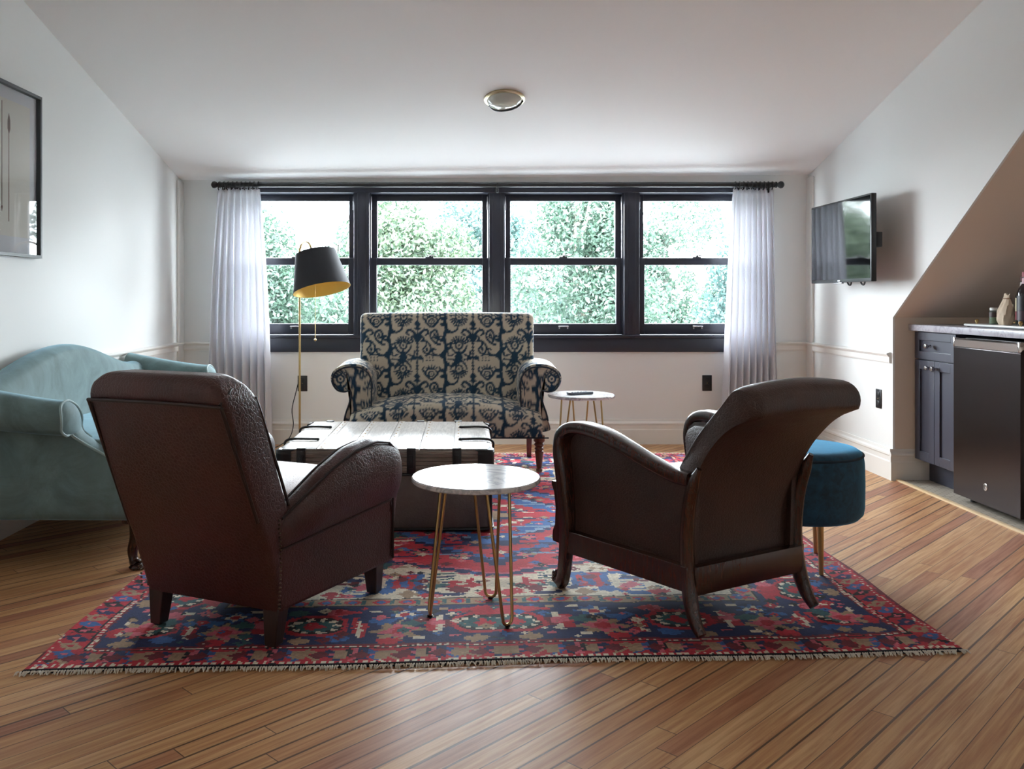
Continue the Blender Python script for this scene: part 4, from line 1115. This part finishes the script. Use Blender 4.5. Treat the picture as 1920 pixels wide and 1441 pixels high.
# ------------------------------------------------------------------ trunk used as a coffee table
def trunk():
    R = thing('trunk', 'low weathered wooden trunk with metal straps, used as the coffee table', 'trunk', (-.357, 4.395, .0125))
    hx, hy = .490, .445
    q = MB(); rings = []
    for z, i in ((0.0, .018), (.010, .006), (.025, 0), (.255, 0), (.262, .004)):
        rings.append([(a, b, z) for a, b in rrect(hx - .004 - i, hy - .004 - i, .045, 6)])
    q.loft(rings); q.build('trunk_body', M['trunkhide'], R, angle=45)
    q = MB()
    for z in (.012, .256): q.tube([(a, b, z) for a, b in rrect(hx - .002, hy - .002, .046, 6)], .006, 7, closed=True)
    for sx in (-1, 1): q.tube([(sx * (hx - .012), -hy + .012, z) for z in (.012, .25)], .006, 7)
    q.build('edge_binding', M['black'], R)
    lid = MB()
    for k in range(5):                                     # ribbed boards round the lid
        z = .262 + k * .0175
        lid.loft([[(a, b, zz) for a, b in rrect(hx - i, hy - i, .03, 5)] for zz, i in ((z, .004), (z + .003, 0), (z + .0145, 0), (z + .0175, .004))])
    lid.loft([[(a, b, z) for a, b in rrect(hx - i, hy - i, .03, 5)] for z, i in ((.349, .002), (.358, .004), (.364, .012), (.366, .026))])
    lo = lid.build('lid', M['trunkside'], R, angle=30)
    pk = MB(); n = 6; w_ = (2 * hx - .05) / n
    for k in range(n): pk.box(-hx + .025 + k * w_ + .0015, -hx + .025 + (k + 1) * w_ - .0015, -hy + .012, hy - .012, .3645, .3705, .002)
    pk.build('lid_planks', M['trunktop'], lo, angle=30)
    for k in range(1, n):
        x = -hx + .025 + k * w_
        q = MB(); q.box(x + .004, x + .034, -hy + .010, hy - .010, .3700, .3722, .001); q.mi = 1
        for y in np.linspace(-hy + .05, hy - .05, 9): q.sphere((x + .019, y, .3722), .0045, 8, .6)
        q.build('batten', [M['trunktop'], M['darkbrass']], lo, angle=30)
    for x in (-.375, .325, .05 + .07):                     # straps folded over the near and far edges
        for sy in (-1, 1):
            q = MB()
            q.box(x - .020, x + .020, min(sy * (hy + .004), sy * (hy - .004)), max(sy * (hy + .004), sy * (hy - .004)), .262, .366, .002)
            q.box(x - .020, x + .020, min(sy * (hy + .003), sy * (hy - .03)), max(sy * (hy + .003), sy * (hy - .03)), .366, .3755, .002)
            q.box(x - .009, x + .009, min(sy * (hy + .010), sy * hy), max(sy * (hy + .010), sy * hy), .285, .345, .003)
            q.build('strap', M['blackplastic'], lo)
    for sx in (-1, 1):
        for y in (-.20, .19):
            q = MB(); q.tube(smooth_path([(sx * (hx - .15), y, .377), (sx * (hx - .04), y, .378), (sx * (hx + .003), y, .366), (sx * (hx + .006), y, .33), (sx * (hx + .006), y, .27)], 5), .006, 7)
            q.sphere((sx * (hx - .15), y, .377), .010, 8, .7); q.build('side_strap', M['black'], lo)
        for sy in (-1, 1):
            q = MB()
            for z in (.262, .30, .34): pass
            ring = [(a, b) for a, b in rrect(hx + .003, hy + .003, .032, 6) if a * sx > hx - .075 and b * sy > hy - .075]
            ring.sort(key=lambda p: math.atan2(p[1] * sy - (hy - .2), p[0] * sx - (hx - .2)))
            ext = [(ring[0][0], sy * (hy - .070))] + ring + [(sx * (hx - .070), ring[-1][1])]
            q.loft([[(a, b, z) for a, b in ext] for z in (.275, .30, .345, .362)], cring=False)
            q.loft([[(a, b, .362) for a, b in ext], [(a - sx * .02, b - sy * .02, .3695) for a, b in ext]], cring=False)
            o = q.build('corner_cap', M['blackplastic'], lo); sd = o.modifiers.new('Solid', 'SOLIDIFY'); sd.thickness = .002; sd.offset = 0
            if sy < 0: o.modifiers['Solid'].thickness = .002
trunk()

# ------------------------------------------------------------------ hairpin side tables
def side_table(label, loc, a0, rad, h, rf=.155):
    R = thing('side_table', label, 'side table', loc, 0, 'round marble side tables')
    q = MB(); q.lathe([(.001, h - .018), (rad - .004, h - .018), (rad, h - .014), (rad, h - .004), (rad - .004, h), (.001, h)], 72); q.build('table_top', M['marble'], R, angle=30)
    for k in range(3):
        a = a0 + k * 2 * PI / 3; er = Vector((math.cos(a), math.sin(a), 0)); et = Vector((-math.sin(a), math.cos(a), 0))
        top = er * rf * .70; foot = er * rf; U = Vector((0, 0, 1))
        pts = [top + et * .050 + U * (h - .02)]
        for t in (.3, .6): pts.append((top + et * .050).lerp(foot + et * .020, t) + U * ((h - .02) * (1 - t) + .025 * t))
        for b in np.linspace(0, PI, 9): pts.append(foot + et * .020 * math.cos(b) + U * (.026 - .0205 * math.sin(b)))
        for t in (.6, .3): pts.append((top - et * .050).lerp(foot - et * .020, t) + U * ((h - .02) * (1 - t) + .025 * t))
        pts.append(top - et * .050 + U * (h - .02))
        q = MB(); q.tube(pts, .0052, 10); q.box(-.0, .0001, 0, .0001, h - .02, h - .0199)
        pl = []
        lg = q.build('hairpin_leg', M['brass'], R)
        q = MB(); c_ = top + U * (h - .0195); q.loft([[c_ + et * u * .062 + er * v * .02 + U * dz for u, v in ((-1, -1), (1, -1), (1, 1), (-1, 1))] for dz in (-.003, 0.0012)]); q.build('mounting_plate', M['brass'], lg)
        q = MB(); q.lathe([(.004, 0), (.009, 0), (.010, .004), (.006, .007)], 12, tuple(foot)); q.build('foot_cap', M['blackplastic'], lg)
side_table('round marble-topped side table on brass hairpin legs between the two leather armchairs', (.040, 2.940, .010), math.radians(190), .215, .459)
side_table('round marble-topped side table right of the loveseat with a remote control on it', (.722, 5.42, .010), math.radians(205), .205, .459)
r = thing('remote_control', 'slim dark remote control lying on the far marble side table', 'remote control', (.712, 5.40, .4695), math.radians(24))
q = MB(); q.box(-.085, .085, -.022, .022, 0, .017, .006, 3); q.build('remote_body', simple('grey_plastic', S(92, 96, 108), .4), r)
q = MB()
for i in range(6):
    for j in range(3): q.box(-.07 + i * .02, -.058 + i * .02, -.016 + j * .012, -.008 + j * .012, .0165, .019, .001)
q.build('keypad', M['blackplastic'], r)

# ------------------------------------------------------------------ pouf
R = thing('pouf', 'round peacock-blue velvet pouf on thin brass legs beside the right-hand armchair', 'pouf', (1.325, 3.52, .010))
rad = .255
q = MB(); pr = [(.001, .465), (.10, .466), (.19, .463), (.228, .456), (.243, .447)]
q.lathe([(.001, .44)] + pr[::-1][0:0] + [(.243, .447)][0:0] + [(.247, .438), (.244, .450), (.228, .460), (.19, .466), (.10, .469), (.001, .470)], 64); q.build('seat', M['pouf'], R, angle=50)
q = MB(); pr = [(.001, .190), (.20, .190), (.236, .198), (.250, .214), (.255, .24), (.256, .33), (.254, .41), (.250, .434), (.246, .442), (.001, .442)]
q.lathe(pr, 64); q.build('side_upholstery', M['pouf'], R, angle=50)
q = MB(); q.tube([(.249 * math.cos(a), .249 * math.sin(a), .441) for a in np.linspace(0, 2 * PI, 65)[:-1]], .005, 7, closed=True); q.build('piping', simple('dark_blue_piping', S(6, 32, 48), .8), R)
for a in (-78, 42, 162):
    a = math.radians(a); q = MB()
    q.tube([(.165 * math.cos(a), .165 * math.sin(a), .20), (.172 * math.cos(a), .172 * math.sin(a), .012), (.172 * math.cos(a), .172 * math.sin(a), .0)], [.013, .0085, .0085], 14); q.build('leg', M['brass'], R)

# ------------------------------------------------------------------ floor lamp
R = thing('floor_lamp', 'brass floor lamp with a tilted black drum shade left of the loveseat', 'floor lamp', (-1.135, 6.08, 0))
q = MB(); q.lathe([(.001, 0), (.125, 0), (.128, .004), (.126, .012), (.10, .018), (.02, .024), (.014, .05), (.001, .05)], 40); q.build('base', M['brass'], R)
hook = [(0, 0, .04), (0, 0, .6), (0, 0, 1.20), (0, 0, 1.36)]
for a in np.linspace(PI, .12, 12): hook.append((.052 + .052 * math.cos(a), -.075 - .075 * math.cos(a), 1.385 + .058 * math.sin(a)))
hook.append((.104, -.15, 1.350))
q = MB(); q.tube(hook, .0075, 12); q.build('pole', M['brass'], R)
tilt = math.radians(12); SM = Matrix.Translation((.100, -.150, 1.358)) @ Matrix.Rotation(-tilt, 4, 'Y')
SM = Matrix.Translation((.128, -.120, 1.366)) @ Matrix.Rotation(-tilt, 4, 'Y') @ Matrix.Rotation(math.radians(-11), 4, 'X')
sh = MB(); rt, rb, hh = .136, .194, .262
sh.mi = 0; sh.loft([[SM @ Vector((r_ * math.cos(a), r_ * math.sin(a), z)) for a in np.linspace(0, 2 * PI, 57)[:-1]] for r_, z in ((rb, -hh), (rt, 0), (rt - .003, 0))], caps=False)
sh.mi = 1; sh.loft([[SM @ Vector((r_ * math.cos(a), r_ * math.sin(a), z)) for a in np.linspace(0, 2 * PI, 57)[:-1]] for r_, z in ((rt - .003, 0), (rb - .003, -hh + .001), (rb, -hh))], caps=False)
o = sh.build('lamp_shade', [simple('black_shade_card', S(22, 21, 27), .75), simple('gold_lining', S(206, 172, 88), .45, .35)], R, angle=30, recalc=False)
q = MB()
for k in range(3):
    a = k * 2.094 + .5; q.tube([SM @ Vector((0, 0, -.02)), SM @ Vector((rt * .985 * math.cos(a), rt * .985 * math.sin(a), -.006))], .002, 6)
q.tube([SM @ Vector((0, 0, -.0)), Vector((.104, -.15, 1.35))], .003, 6); q.build('shade_spider', M['brass'], o)
q = MB(); q.lathe([(.001, -.02), (.016, -.02), (.018, -.07), (.014, -.075), (.014, -.085), (.03, -.12), (.03, -.14), (.018, -.165), (.001, -.17)], 18, mat=SM); q.build('bulb', M['white'], R)
cx_, cz_ = .134, 1.13
q = MB(); q.tube([(cx_, -.16, 1.30), (cx_, -.16, .79)], .0016, 5); q.sphere((cx_, -.16, .778), .009, 10); q.tube([(cx_, -.16, .79), (cx_, -.16, .90)], .0028, 6); q.build('pull_chain', M['brass'], R)
q = MB(); q.tube(smooth_path([(-.055, .285, .455), (-.060, .262, .445), (-.075, .255, .38), (-.100, .24, .26), (-.085, .21, .15), (-.11, .16, .06), (-.20, .08, .008), (-.29, .02, .005), (-.36, .07, .005)], 6), .0034, 7); q.build('power_cord', M['blackplastic'], R)
q = MB(); q.box(-.068, -.040, .280, .302, .440, .470, .004); q.build('plug', M['blackplastic'], R)

# ------------------------------------------------------------------ framed print on the left wall
R = thing('framed_print', 'thin dark-framed print of upright arrows on the left wall above the sofa', 'picture', (XL, 3.86, 1.635))
y0, y1, z0, z1 = -.35, .35, -.385, .385
q = MB()
for a, b, c_, d_ in ((y0, y0 + .014, z0, z1), (y1 - .014, y1, z0, z1), (y0 + .014, y1 - .014, z0, z0 + .014), (y0 + .014, y1 - .014, z1 - .014, z1)): q.box(0.002, .032, a, b, c_, d_)
q.build('frame', simple('charcoal_frame', S(52, 54, 56), .4), R, smooth=False)
q = MB(); q.box(.004, .008, y0 + .012, y1 - .012, z0 + .012, z1 - .012); q.build('mat_board', simple('mat_board', S(222, 222, 226), .8, var=.01), R, smooth=False)
q = MB(); q.box(.008, .0095, y0 + .09, y1 - .075, z0 + .09, z1 - .07); pr_ = q.build('print_paper', simple('print_paper', S(228, 224, 216), .8, var=.02), R, smooth=False)
ink = simple('print_ink', S(112, 78, 70), .8, var=.1)
for k, y in enumerate((.085, .025, -.035, -.095, -.155)):
    q = MB(); zt_ = .235 if k % 2 == 0 else .30; zb_ = -.23 if k % 2 == 0 else -.16
    q.box(.0095, .0103, y - .0022, y + .0022, zb_, zt_)
    if k % 2 == 0: q.prism([(y, zt_ + .02), (y + .010, zt_ - .01), (y + .011, zt_ - .05), (y, zt_ - .075), (y - .011, zt_ - .05), (y - .010, zt_ - .01)], 'x', .0095, .0106)
    else: q.prism([(y, zb_ - .03), (y + .006, zb_ - .008), (y, zb_), (y - .006, zb_ - .008)], 'x', .0095, .0106)
    q.build('printed_arrow', ink, pr_, smooth=False)
q = MB(); q.add([(.022, y0 + .012, z0 + .012), (.022, y1 - .012, z0 + .012), (.022, y1 - .012, z1 - .012), (.022, y0 + .012, z1 - .012)], [[0, 1, 2, 3]]); q.build('glazing', M['glass'], R, smooth=False)

# ------------------------------------------------------------------ television on its wall arm
R = thing('television', 'flat black television on a swing arm on the right wall', 'television', (2.318, 5.414, 1.406))
q = MB(); q.box(-.012, .020, -.430, .430, -.251, .251, .004); q.box(.020, .046, -.30, .30, -.19, .16, .012); q.build('casing', M['blackplastic'], R)
q = MB(); q.box(-.0135, -.011, -.419, .419, -.231, .240); q.build('screen', M['screen'], R, smooth=False)
q = MB(); q.box(-.0145, -.0115, -.016, .016, -.246, -.237, .001); q.build('logo_plate', M['silver'], R)
q = MB(); q.box(-.006, .012, -.02, .10, -.259, -.250, .003); q.build('sensor_bar', M['silver'], R)
q = MB(); q.box(.044, .056, -.20, .20, -.12, .12, .003); q.box(.020, .054, -.428, -.30, -.055, .030, .004); q.box(.050, .075, -.36, .05, -.04, .0, .004)
q.tube([(.06, -.02, -.02), (.12, .09, -.02), (.175, -.01, -.02)], .014, 8); q.box(.169, .182, -.06, .06, -.16, .12, .003); q.build('wall_arm', M['black'], R)
for y in (-.24, -.06):
    q = MB(); q.tube(smooth_path([(.03, y - .03, -.19), (.032, y - .015, -.252), (.034, y + .01, -.268), (.034, y + .04, -.252), (.034, y + .05, -.2)], 5), .005, 7); q.build('cable', M['blackplastic'], R)

# ------------------------------------------------------------------ kitchenette in the alcove
CX = 2.618
R = thing('base_cabinet', 'dark grey-blue base cabinet with one drawer and two doors in the alcove', 'cabinet', (CX, 4.90, 0))
CB = M['cabinet']; cy0, cy1 = -.215, .215
q = MB(); q.box(.020, .58, cy0, cy1 - .004, .125, .868); q.build('carcass', CB, R, smooth=False)
q = MB(); q.box(.085, .10, cy0, cy1 - .004, .004, .125); q.build('toe_kick', CB, R, smooth=False)
def shaker(name, ya, yb, za, zb, rail):
    q = MB(); q.box(.010, .020, ya + .02, yb - .02, za + .02, zb - .02)
    for a, b, c_, d_ in ((ya, ya + rail, za, zb), (yb - rail, yb, za, zb), (ya + rail, yb - rail, za, za + rail), (ya + rail, yb - rail, zb - rail, zb)): q.box(0, .020, a, b, c_, d_, .0015)
    return q.build(name, CB, R, angle=20)
def knob(parent, y, z):
    q = MB(); q.lathe([(.008, 0), (.0085, .004), (.006, .014), (.013, .020), (.0155, .027), (.013, .035), (.001, .037)], 16, mat=Matrix.Translation((0, y, z)) @ Matrix.Rotation(-PI / 2, 4, 'Y')); q.build('knob', M['chrome'], parent)
d_ = shaker('drawer_front', cy0 + .003, cy1 - .006, .712, .866, .045); knob(d_, .035, .790)
d1 = shaker('door', cy0 + .003, -.002, .132, .706, .052); knob(d1, -.030, .668)
d2 = shaker('door', .002, cy1 - .006, .132, .706, .052); knob(d2, .030, .668)

q = MB(); q.box(2.588, 3.355, AY0 + .01, AY1 - .003, .872, .908, .003); tag(q.build('countertop', M['counter'], None, angle=30), 'grey stone worktop running over the cabinet and refrigerator', 'countertop')

R = thing('refrigerator', 'black stainless under-counter refrigerator next to the cabinet', 'refrigerator', (2.572, 4.345, .004))
q = MB(); q.box(.060, .62, -.278, .276, .030, .850, .004); q.build('body', M['black'], R)
q = MB(); pr = [(.0, .034), (.0, .800), (.010, .815), (.035, .822), (.055, .822), (.055, .034)]
q.loft([[(x, y, z) for x, z in pr] for y in (-.279, .279)]); dr = q.build('door', M['blacksteel'], R, angle=30, bevel=.002)
q = MB(); q.loft([[(x, y, z) for x, z in ((.002, .802), (-.004, .806), (-.006, .842), (.0, .850), (.012, .850), (.012, .806))] for y in (-.262, .262)])
for s in (-1, 1): q.box(-.006, .02, min(s * .262, s * .277), max(s * .262, s * .277), .804, .852, .004)
q.build('handle', M['chrome'], dr, angle=30)
q = MB(); q.lathe([(.001, 0), (.017, 0), (.0175, .0015), (.015, .0028), (.001, .0028)], 24, mat=Matrix.Translation((0, -.005, .125)) @ Matrix.Rotation(-PI / 2, 4, 'Y') @ Matrix.Scale(1.0, 4))
bd = q.build('round_badge', M['chrome'], dr)
q = MB(); q.tube([(-.0032, -.005 + .0115 * math.cos(a), .125 + .0115 * math.sin(a)) for a in np.linspace(0, 2 * PI, 25)[:-1]], .0009, 6, closed=True)
q.tube(smooth_path([(-.0032, -.005 + y, .125 + z) for y, z in ((-.006, -.003), (-.001, -.006), (.003, -.001), (-.003, .004), (.002, .007), (.006, .002))], 5), .0010, 6); q.build('badge_monogram', M['blackplastic'], bd)
for y in (-.24, .22):
    q = MB(); q.lathe([(.018, 0), (.018, .012), (.011, .014), (.011, .034)], 16, (.075, y, .0)); q.build('foot', M['black'], R)

# things on the worktop
TZ = .908
R = thing('serving_tray', 'pale flat tray with gold knobs on the worktop', 'tray', (2.80, 4.36, TZ))
q = MB(); q.box(-.115, .14, -.34, .37, .004, .016, .004); q.build('tray_board', simple('pale_lacquer', S(206, 208, 206), .22, var=.03), R)
for x, y in ((-.105, -.10), (-.06, .34), (.12, .34), (.12, -.3)):
    q = MB(); q.lathe([(.004, 0), (.005, .006), (.010, .012), (.0105, .018), (.006, .024), (.001, .025)], 14, (x, y, .016)); q.build('gold_knob', M['brass'], R)
for x, y in ((-.10, -.32), (-.10, .35), (.125, -.32), (.125, .35)):
    q = MB(); q.lathe([(.008, 0), (.008, .005)], 12, (x, y, 0)); q.build('tray_foot', M['blackplastic'], R)
q = MB(); q.tube([(2.81, 4.70, TZ + .024), (2.84, 4.56, TZ + .026)], .005, 8); q.sphere((2.845, 4.535, TZ + .026), .014, 10, .4)
tag(q.build('spoon', M['brass'], None), 'gold spoon lying at the far end of the tray', 'spoon')
gl = NT('jar_glass'); gl.set(Base__Color=S(206, 222, 214), Roughness=.05, Transmission__Weight=.85, IOR=1.3)
R = thing('spice_jar', 'small glass jar with a dark label and white lid on the tray', 'jar', (2.775, 4.605, TZ + .0165))
q = MB(); q.lathe([(.001, 0), (.021, 0), (.023, .004), (.023, .066), (.019, .072), (.019, .074), (.001, .074)], 24); q.build('jar_glass', gl.mat, R)
q = MB(); q.lathe([(.001, .003), (.0205, .003), (.0205, .034), (.001, .036)], 20); q.build('green_contents', simple('green_herbs', S(126, 146, 98), .8, var=.4, scale=120), R)
q = MB(); q.lathe([(.0232, .038), (.0236, .038), (.0236, .062), (.0232, .062)], 24); q.build('paper_label', simple('dark_label', S(70, 56, 54), .6), R)
q = MB(); q.lathe([(.001, .086), (.019, .086), (.0212, .083), (.0212, .072), (.001, .072)], 24); q.build('lid', M['white'], R)
R = thing('pill_jar', 'white-capped bottle half hidden behind the paper bag', 'jar', (2.835, 4.575, TZ + .0165))
q = MB(); q.lathe([(.001, 0), (.020, 0), (.021, .004), (.021, .075), (.015, .084), (.001, .084)], 20); q.build('bottle_body', simple('pale_bottle', S(196, 200, 196), .4), R)
q = MB(); q.lathe([(.001, .084), (.017, .084), (.018, .088), (.018, .104), (.001, .105)], 20); q.build('lid', M['white'], R)
R = thing('paper_bag', 'crumpled tan paper bag of snacks on the tray', 'bag', (2.752, 4.475, TZ + .0165))
rings = []
for k in range(15):
    t = k / 14; z = .155 * t; w_ = interp([0, .15, .45, .7, .88, 1], [.034, .042, .044, .034, .020, .024], t); d2_ = interp([0, .15, .45, .8, 1], [.026, .034, .034, .012, .004], t)
    ring = []
    for j in range(28):
        a = 2 * PI * j / 28; cr = 1 + .07 * math.sin(5 * a + 3 * t) + .05 * math.sin(9 * a - 7 * t) + .03 * math.sin(13 * a + 11 * t)
        ring.append((d2_ * cr * math.cos(a) + .006 * t, w_ * cr * math.sin(a) - .006 * t, z + .006 * math.sin(3 * a) * t))
    rings.append(ring)
q = MB(); q.loft(rings); q.build('bag_body', simple('kraft_paper', S(198, 178, 154), .75, var=.2, scale=40, bump=.3, bscale=60), R, angle=25)
q = MB(); q.tube([(.016 * math.cos(a) + .005, .023 * math.sin(a) - .005, .134) for a in np.linspace(0, 2 * PI, 21)[:-1]], .0022, 6, closed=True); q.build('tie', simple('brown_tie', S(128, 84, 52), .6), R)
def bottle(label, loc, s, glass, lab1, lab2, neck, cap):
    R = thing('bottle', label, 'bottle', loc)
    q = MB(); q.lathe([(.001, 0), (.034 * s, 0), (.037 * s, .006), (.037 * s, .150 * s), (.030 * s, .175 * s), (.015 * s, .198 * s), (.013 * s, .235 * s), (.015 * s, .237 * s), (.015 * s, .246 * s), (.001, .247 * s)], 28); q.build('bottle_glass', glass, R)
    q = MB(); q.lathe([(.0372 * s, .070 * s), (.0378 * s, .070 * s), (.0378 * s, .140 * s), (.0372 * s, .140 * s)], 28); q.build('upper_label', lab1, R)
    q = MB(); q.lathe([(.0372 * s, .024 * s), (.0378 * s, .024 * s), (.0378 * s, .069 * s), (.0372 * s, .069 * s)], 28); q.build('lower_label', lab2, R)
    q = MB(); q.lathe([(.0162 * s, .196 * s), (.0168 * s, .196 * s), (.0150 * s, .222 * s), (.0142 * s, .222 * s)], 20); q.build('neck_label', neck, R)
    q = MB(); q.lathe([(.0152 * s, .228 * s), (.016 * s, .228 * s), (.016 * s, .252 * s), (.001, .253 * s)], 20); q.build('cap', cap, R)
dg = NT('dark_green_glass'); dg.set(Base__Color=S(38, 52, 44), Roughness=.06, Transmission__Weight=.3)
db = NT('dark_brown_glass'); db.set(Base__Color=S(30, 24, 26), Roughness=.06, Transmission__Weight=.2)
bottle('dark green bottle with a cream label and red foot band, behind the paper bag', (2.862, 4.50, TZ + .0165), .98, dg.mat, simple('cream_label', S(206, 196, 160), .6), simple('red_label', S(128, 34, 44), .6), simple('pale_neck_label', S(196, 190, 194), .5), simple('dark_red_cap', S(96, 38, 40), .5))
bottle('dark bottle with a pink and white neck label at the right edge of the tray', (2.800, 4.385, TZ + .0165), 1.06, db.mat, simple('black_label', S(34, 32, 38), .5), simple('plum_label', S(60, 34, 44), .5), simple('pink_neck_label', S(206, 168, 176), .5), simple('crimson_cap', S(150, 50, 66), .5))

# ------------------------------------------------------------------ ceiling light
R = thing('ceiling_light', 'small flush brass and glass light on the sloping ceiling', 'ceiling light', (.237, 5.15, ceil_z(.237, 5.15)))
R.rotation_euler = (-math.atan(.245), 0, 0)
q = MB(); q.lathe([(.001, 0), (.116, 0), (.120, -.004), (.120, -.012), (.112, -.017), (.100, -.016), (.001, -.014)], 48); q.build('brass_ring', simple('pale_brass', S(196, 184, 152), .28, 1.0, var=.06), R, angle=50)
gd = NT('opal_glass'); gd.set(Base__Color=S(222, 224, 214), Roughness=.12, Transmission__Weight=.25, Coat__Weight=.5)
q = MB(); q.lathe([(.104, -.014), (.102, -.022), (.092, -.036), (.072, -.050), (.044, -.059), (.016, -.062), (.001, -.0625)], 48); q.build('glass_bowl', gd.mat, R, angle=60)
q = MB(); pts = []
for u in np.linspace(-1, 1, 25):
    x = .104 * u; yv = .030; rr = math.hypot(x, yv)
    z = interp([0, .016, .044, .072, .092, .104, .12], [-.0625, -.062, -.059, -.050, -.036, -.016, -.012], rr) - .003
    pts.append((x * math.cos(-.32) - yv * math.sin(-.32), x * math.sin(-.32) + yv * math.cos(-.32), z))
q.tube(pts, .0058, 8); q.build('dark_arc', M['blackplastic'], R)  # dark curved line across the glass bowl

# ------------------------------------------------------------------ light, camera, view
W = bpy.data.worlds.new('overcast_sky'); sc.world = W; W.use_nodes = True
nt = W.node_tree; bg = nt.nodes['Background']
bg.inputs['Color'].default_value = (.90, .98, 1.05, 1); bg.inputs['Strength'].default_value = 40.0
for i in range(4):                                          # sampling portals: guide rays to the window openings, give no light of their own
    L = bpy.data.lights.new('window_portal', 'AREA'); L.shape = 'RECTANGLE'; L.size = 2 * HW; L.size_y = 1.03; L.cycles.is_portal = True
    o = bpy.data.objects.new('window_portal', L); COL.objects.link(o); o.location = (CXW + (i - 1.5) * PITCH, YB + .15, 1.31); o.rotation_euler = (-PI / 2, 0, 0)

L = bpy.data.lights.new('window_portal', 'AREA'); L.shape = 'RECTANGLE'; L.size = 1.1; L.size_y = .8; L.cycles.is_portal = True
o = bpy.data.objects.new('window_portal', L); COL.objects.link(o); o.location = (XR + .12, (SY0 + SY1) / 2, 1.5); o.rotation_euler = (0, PI / 2, 0)
cam = bpy.data.cameras.new('camera'); co = bpy.data.objects.new('camera', cam); COL.objects.link(co); sc.camera = co
co.location = (0, 0, EYE); co.rotation_euler = (PI / 2, 0, 0)
cam.sensor_width = 36; cam.lens = 1650 / 1920 * 36; cam.shift_x = 90 / 1920; cam.shift_y = -163.5 / 1920; cam.clip_start = .05
sc.view_settings.view_transform = 'Standard'; sc.view_settings.look = 'None'; sc.view_settings.gamma = 1; sc.view_settings.use_curve_mapping = False
sc.view_settings.exposure = 0.0
cy = sc.cycles; cy.use_denoising = True; cy.max_bounces = 10; cy.diffuse_bounces = 6; cy.glossy_bounces = 4; cy.transparent_max_bounces = 24; cy.sample_clamp_indirect = 8
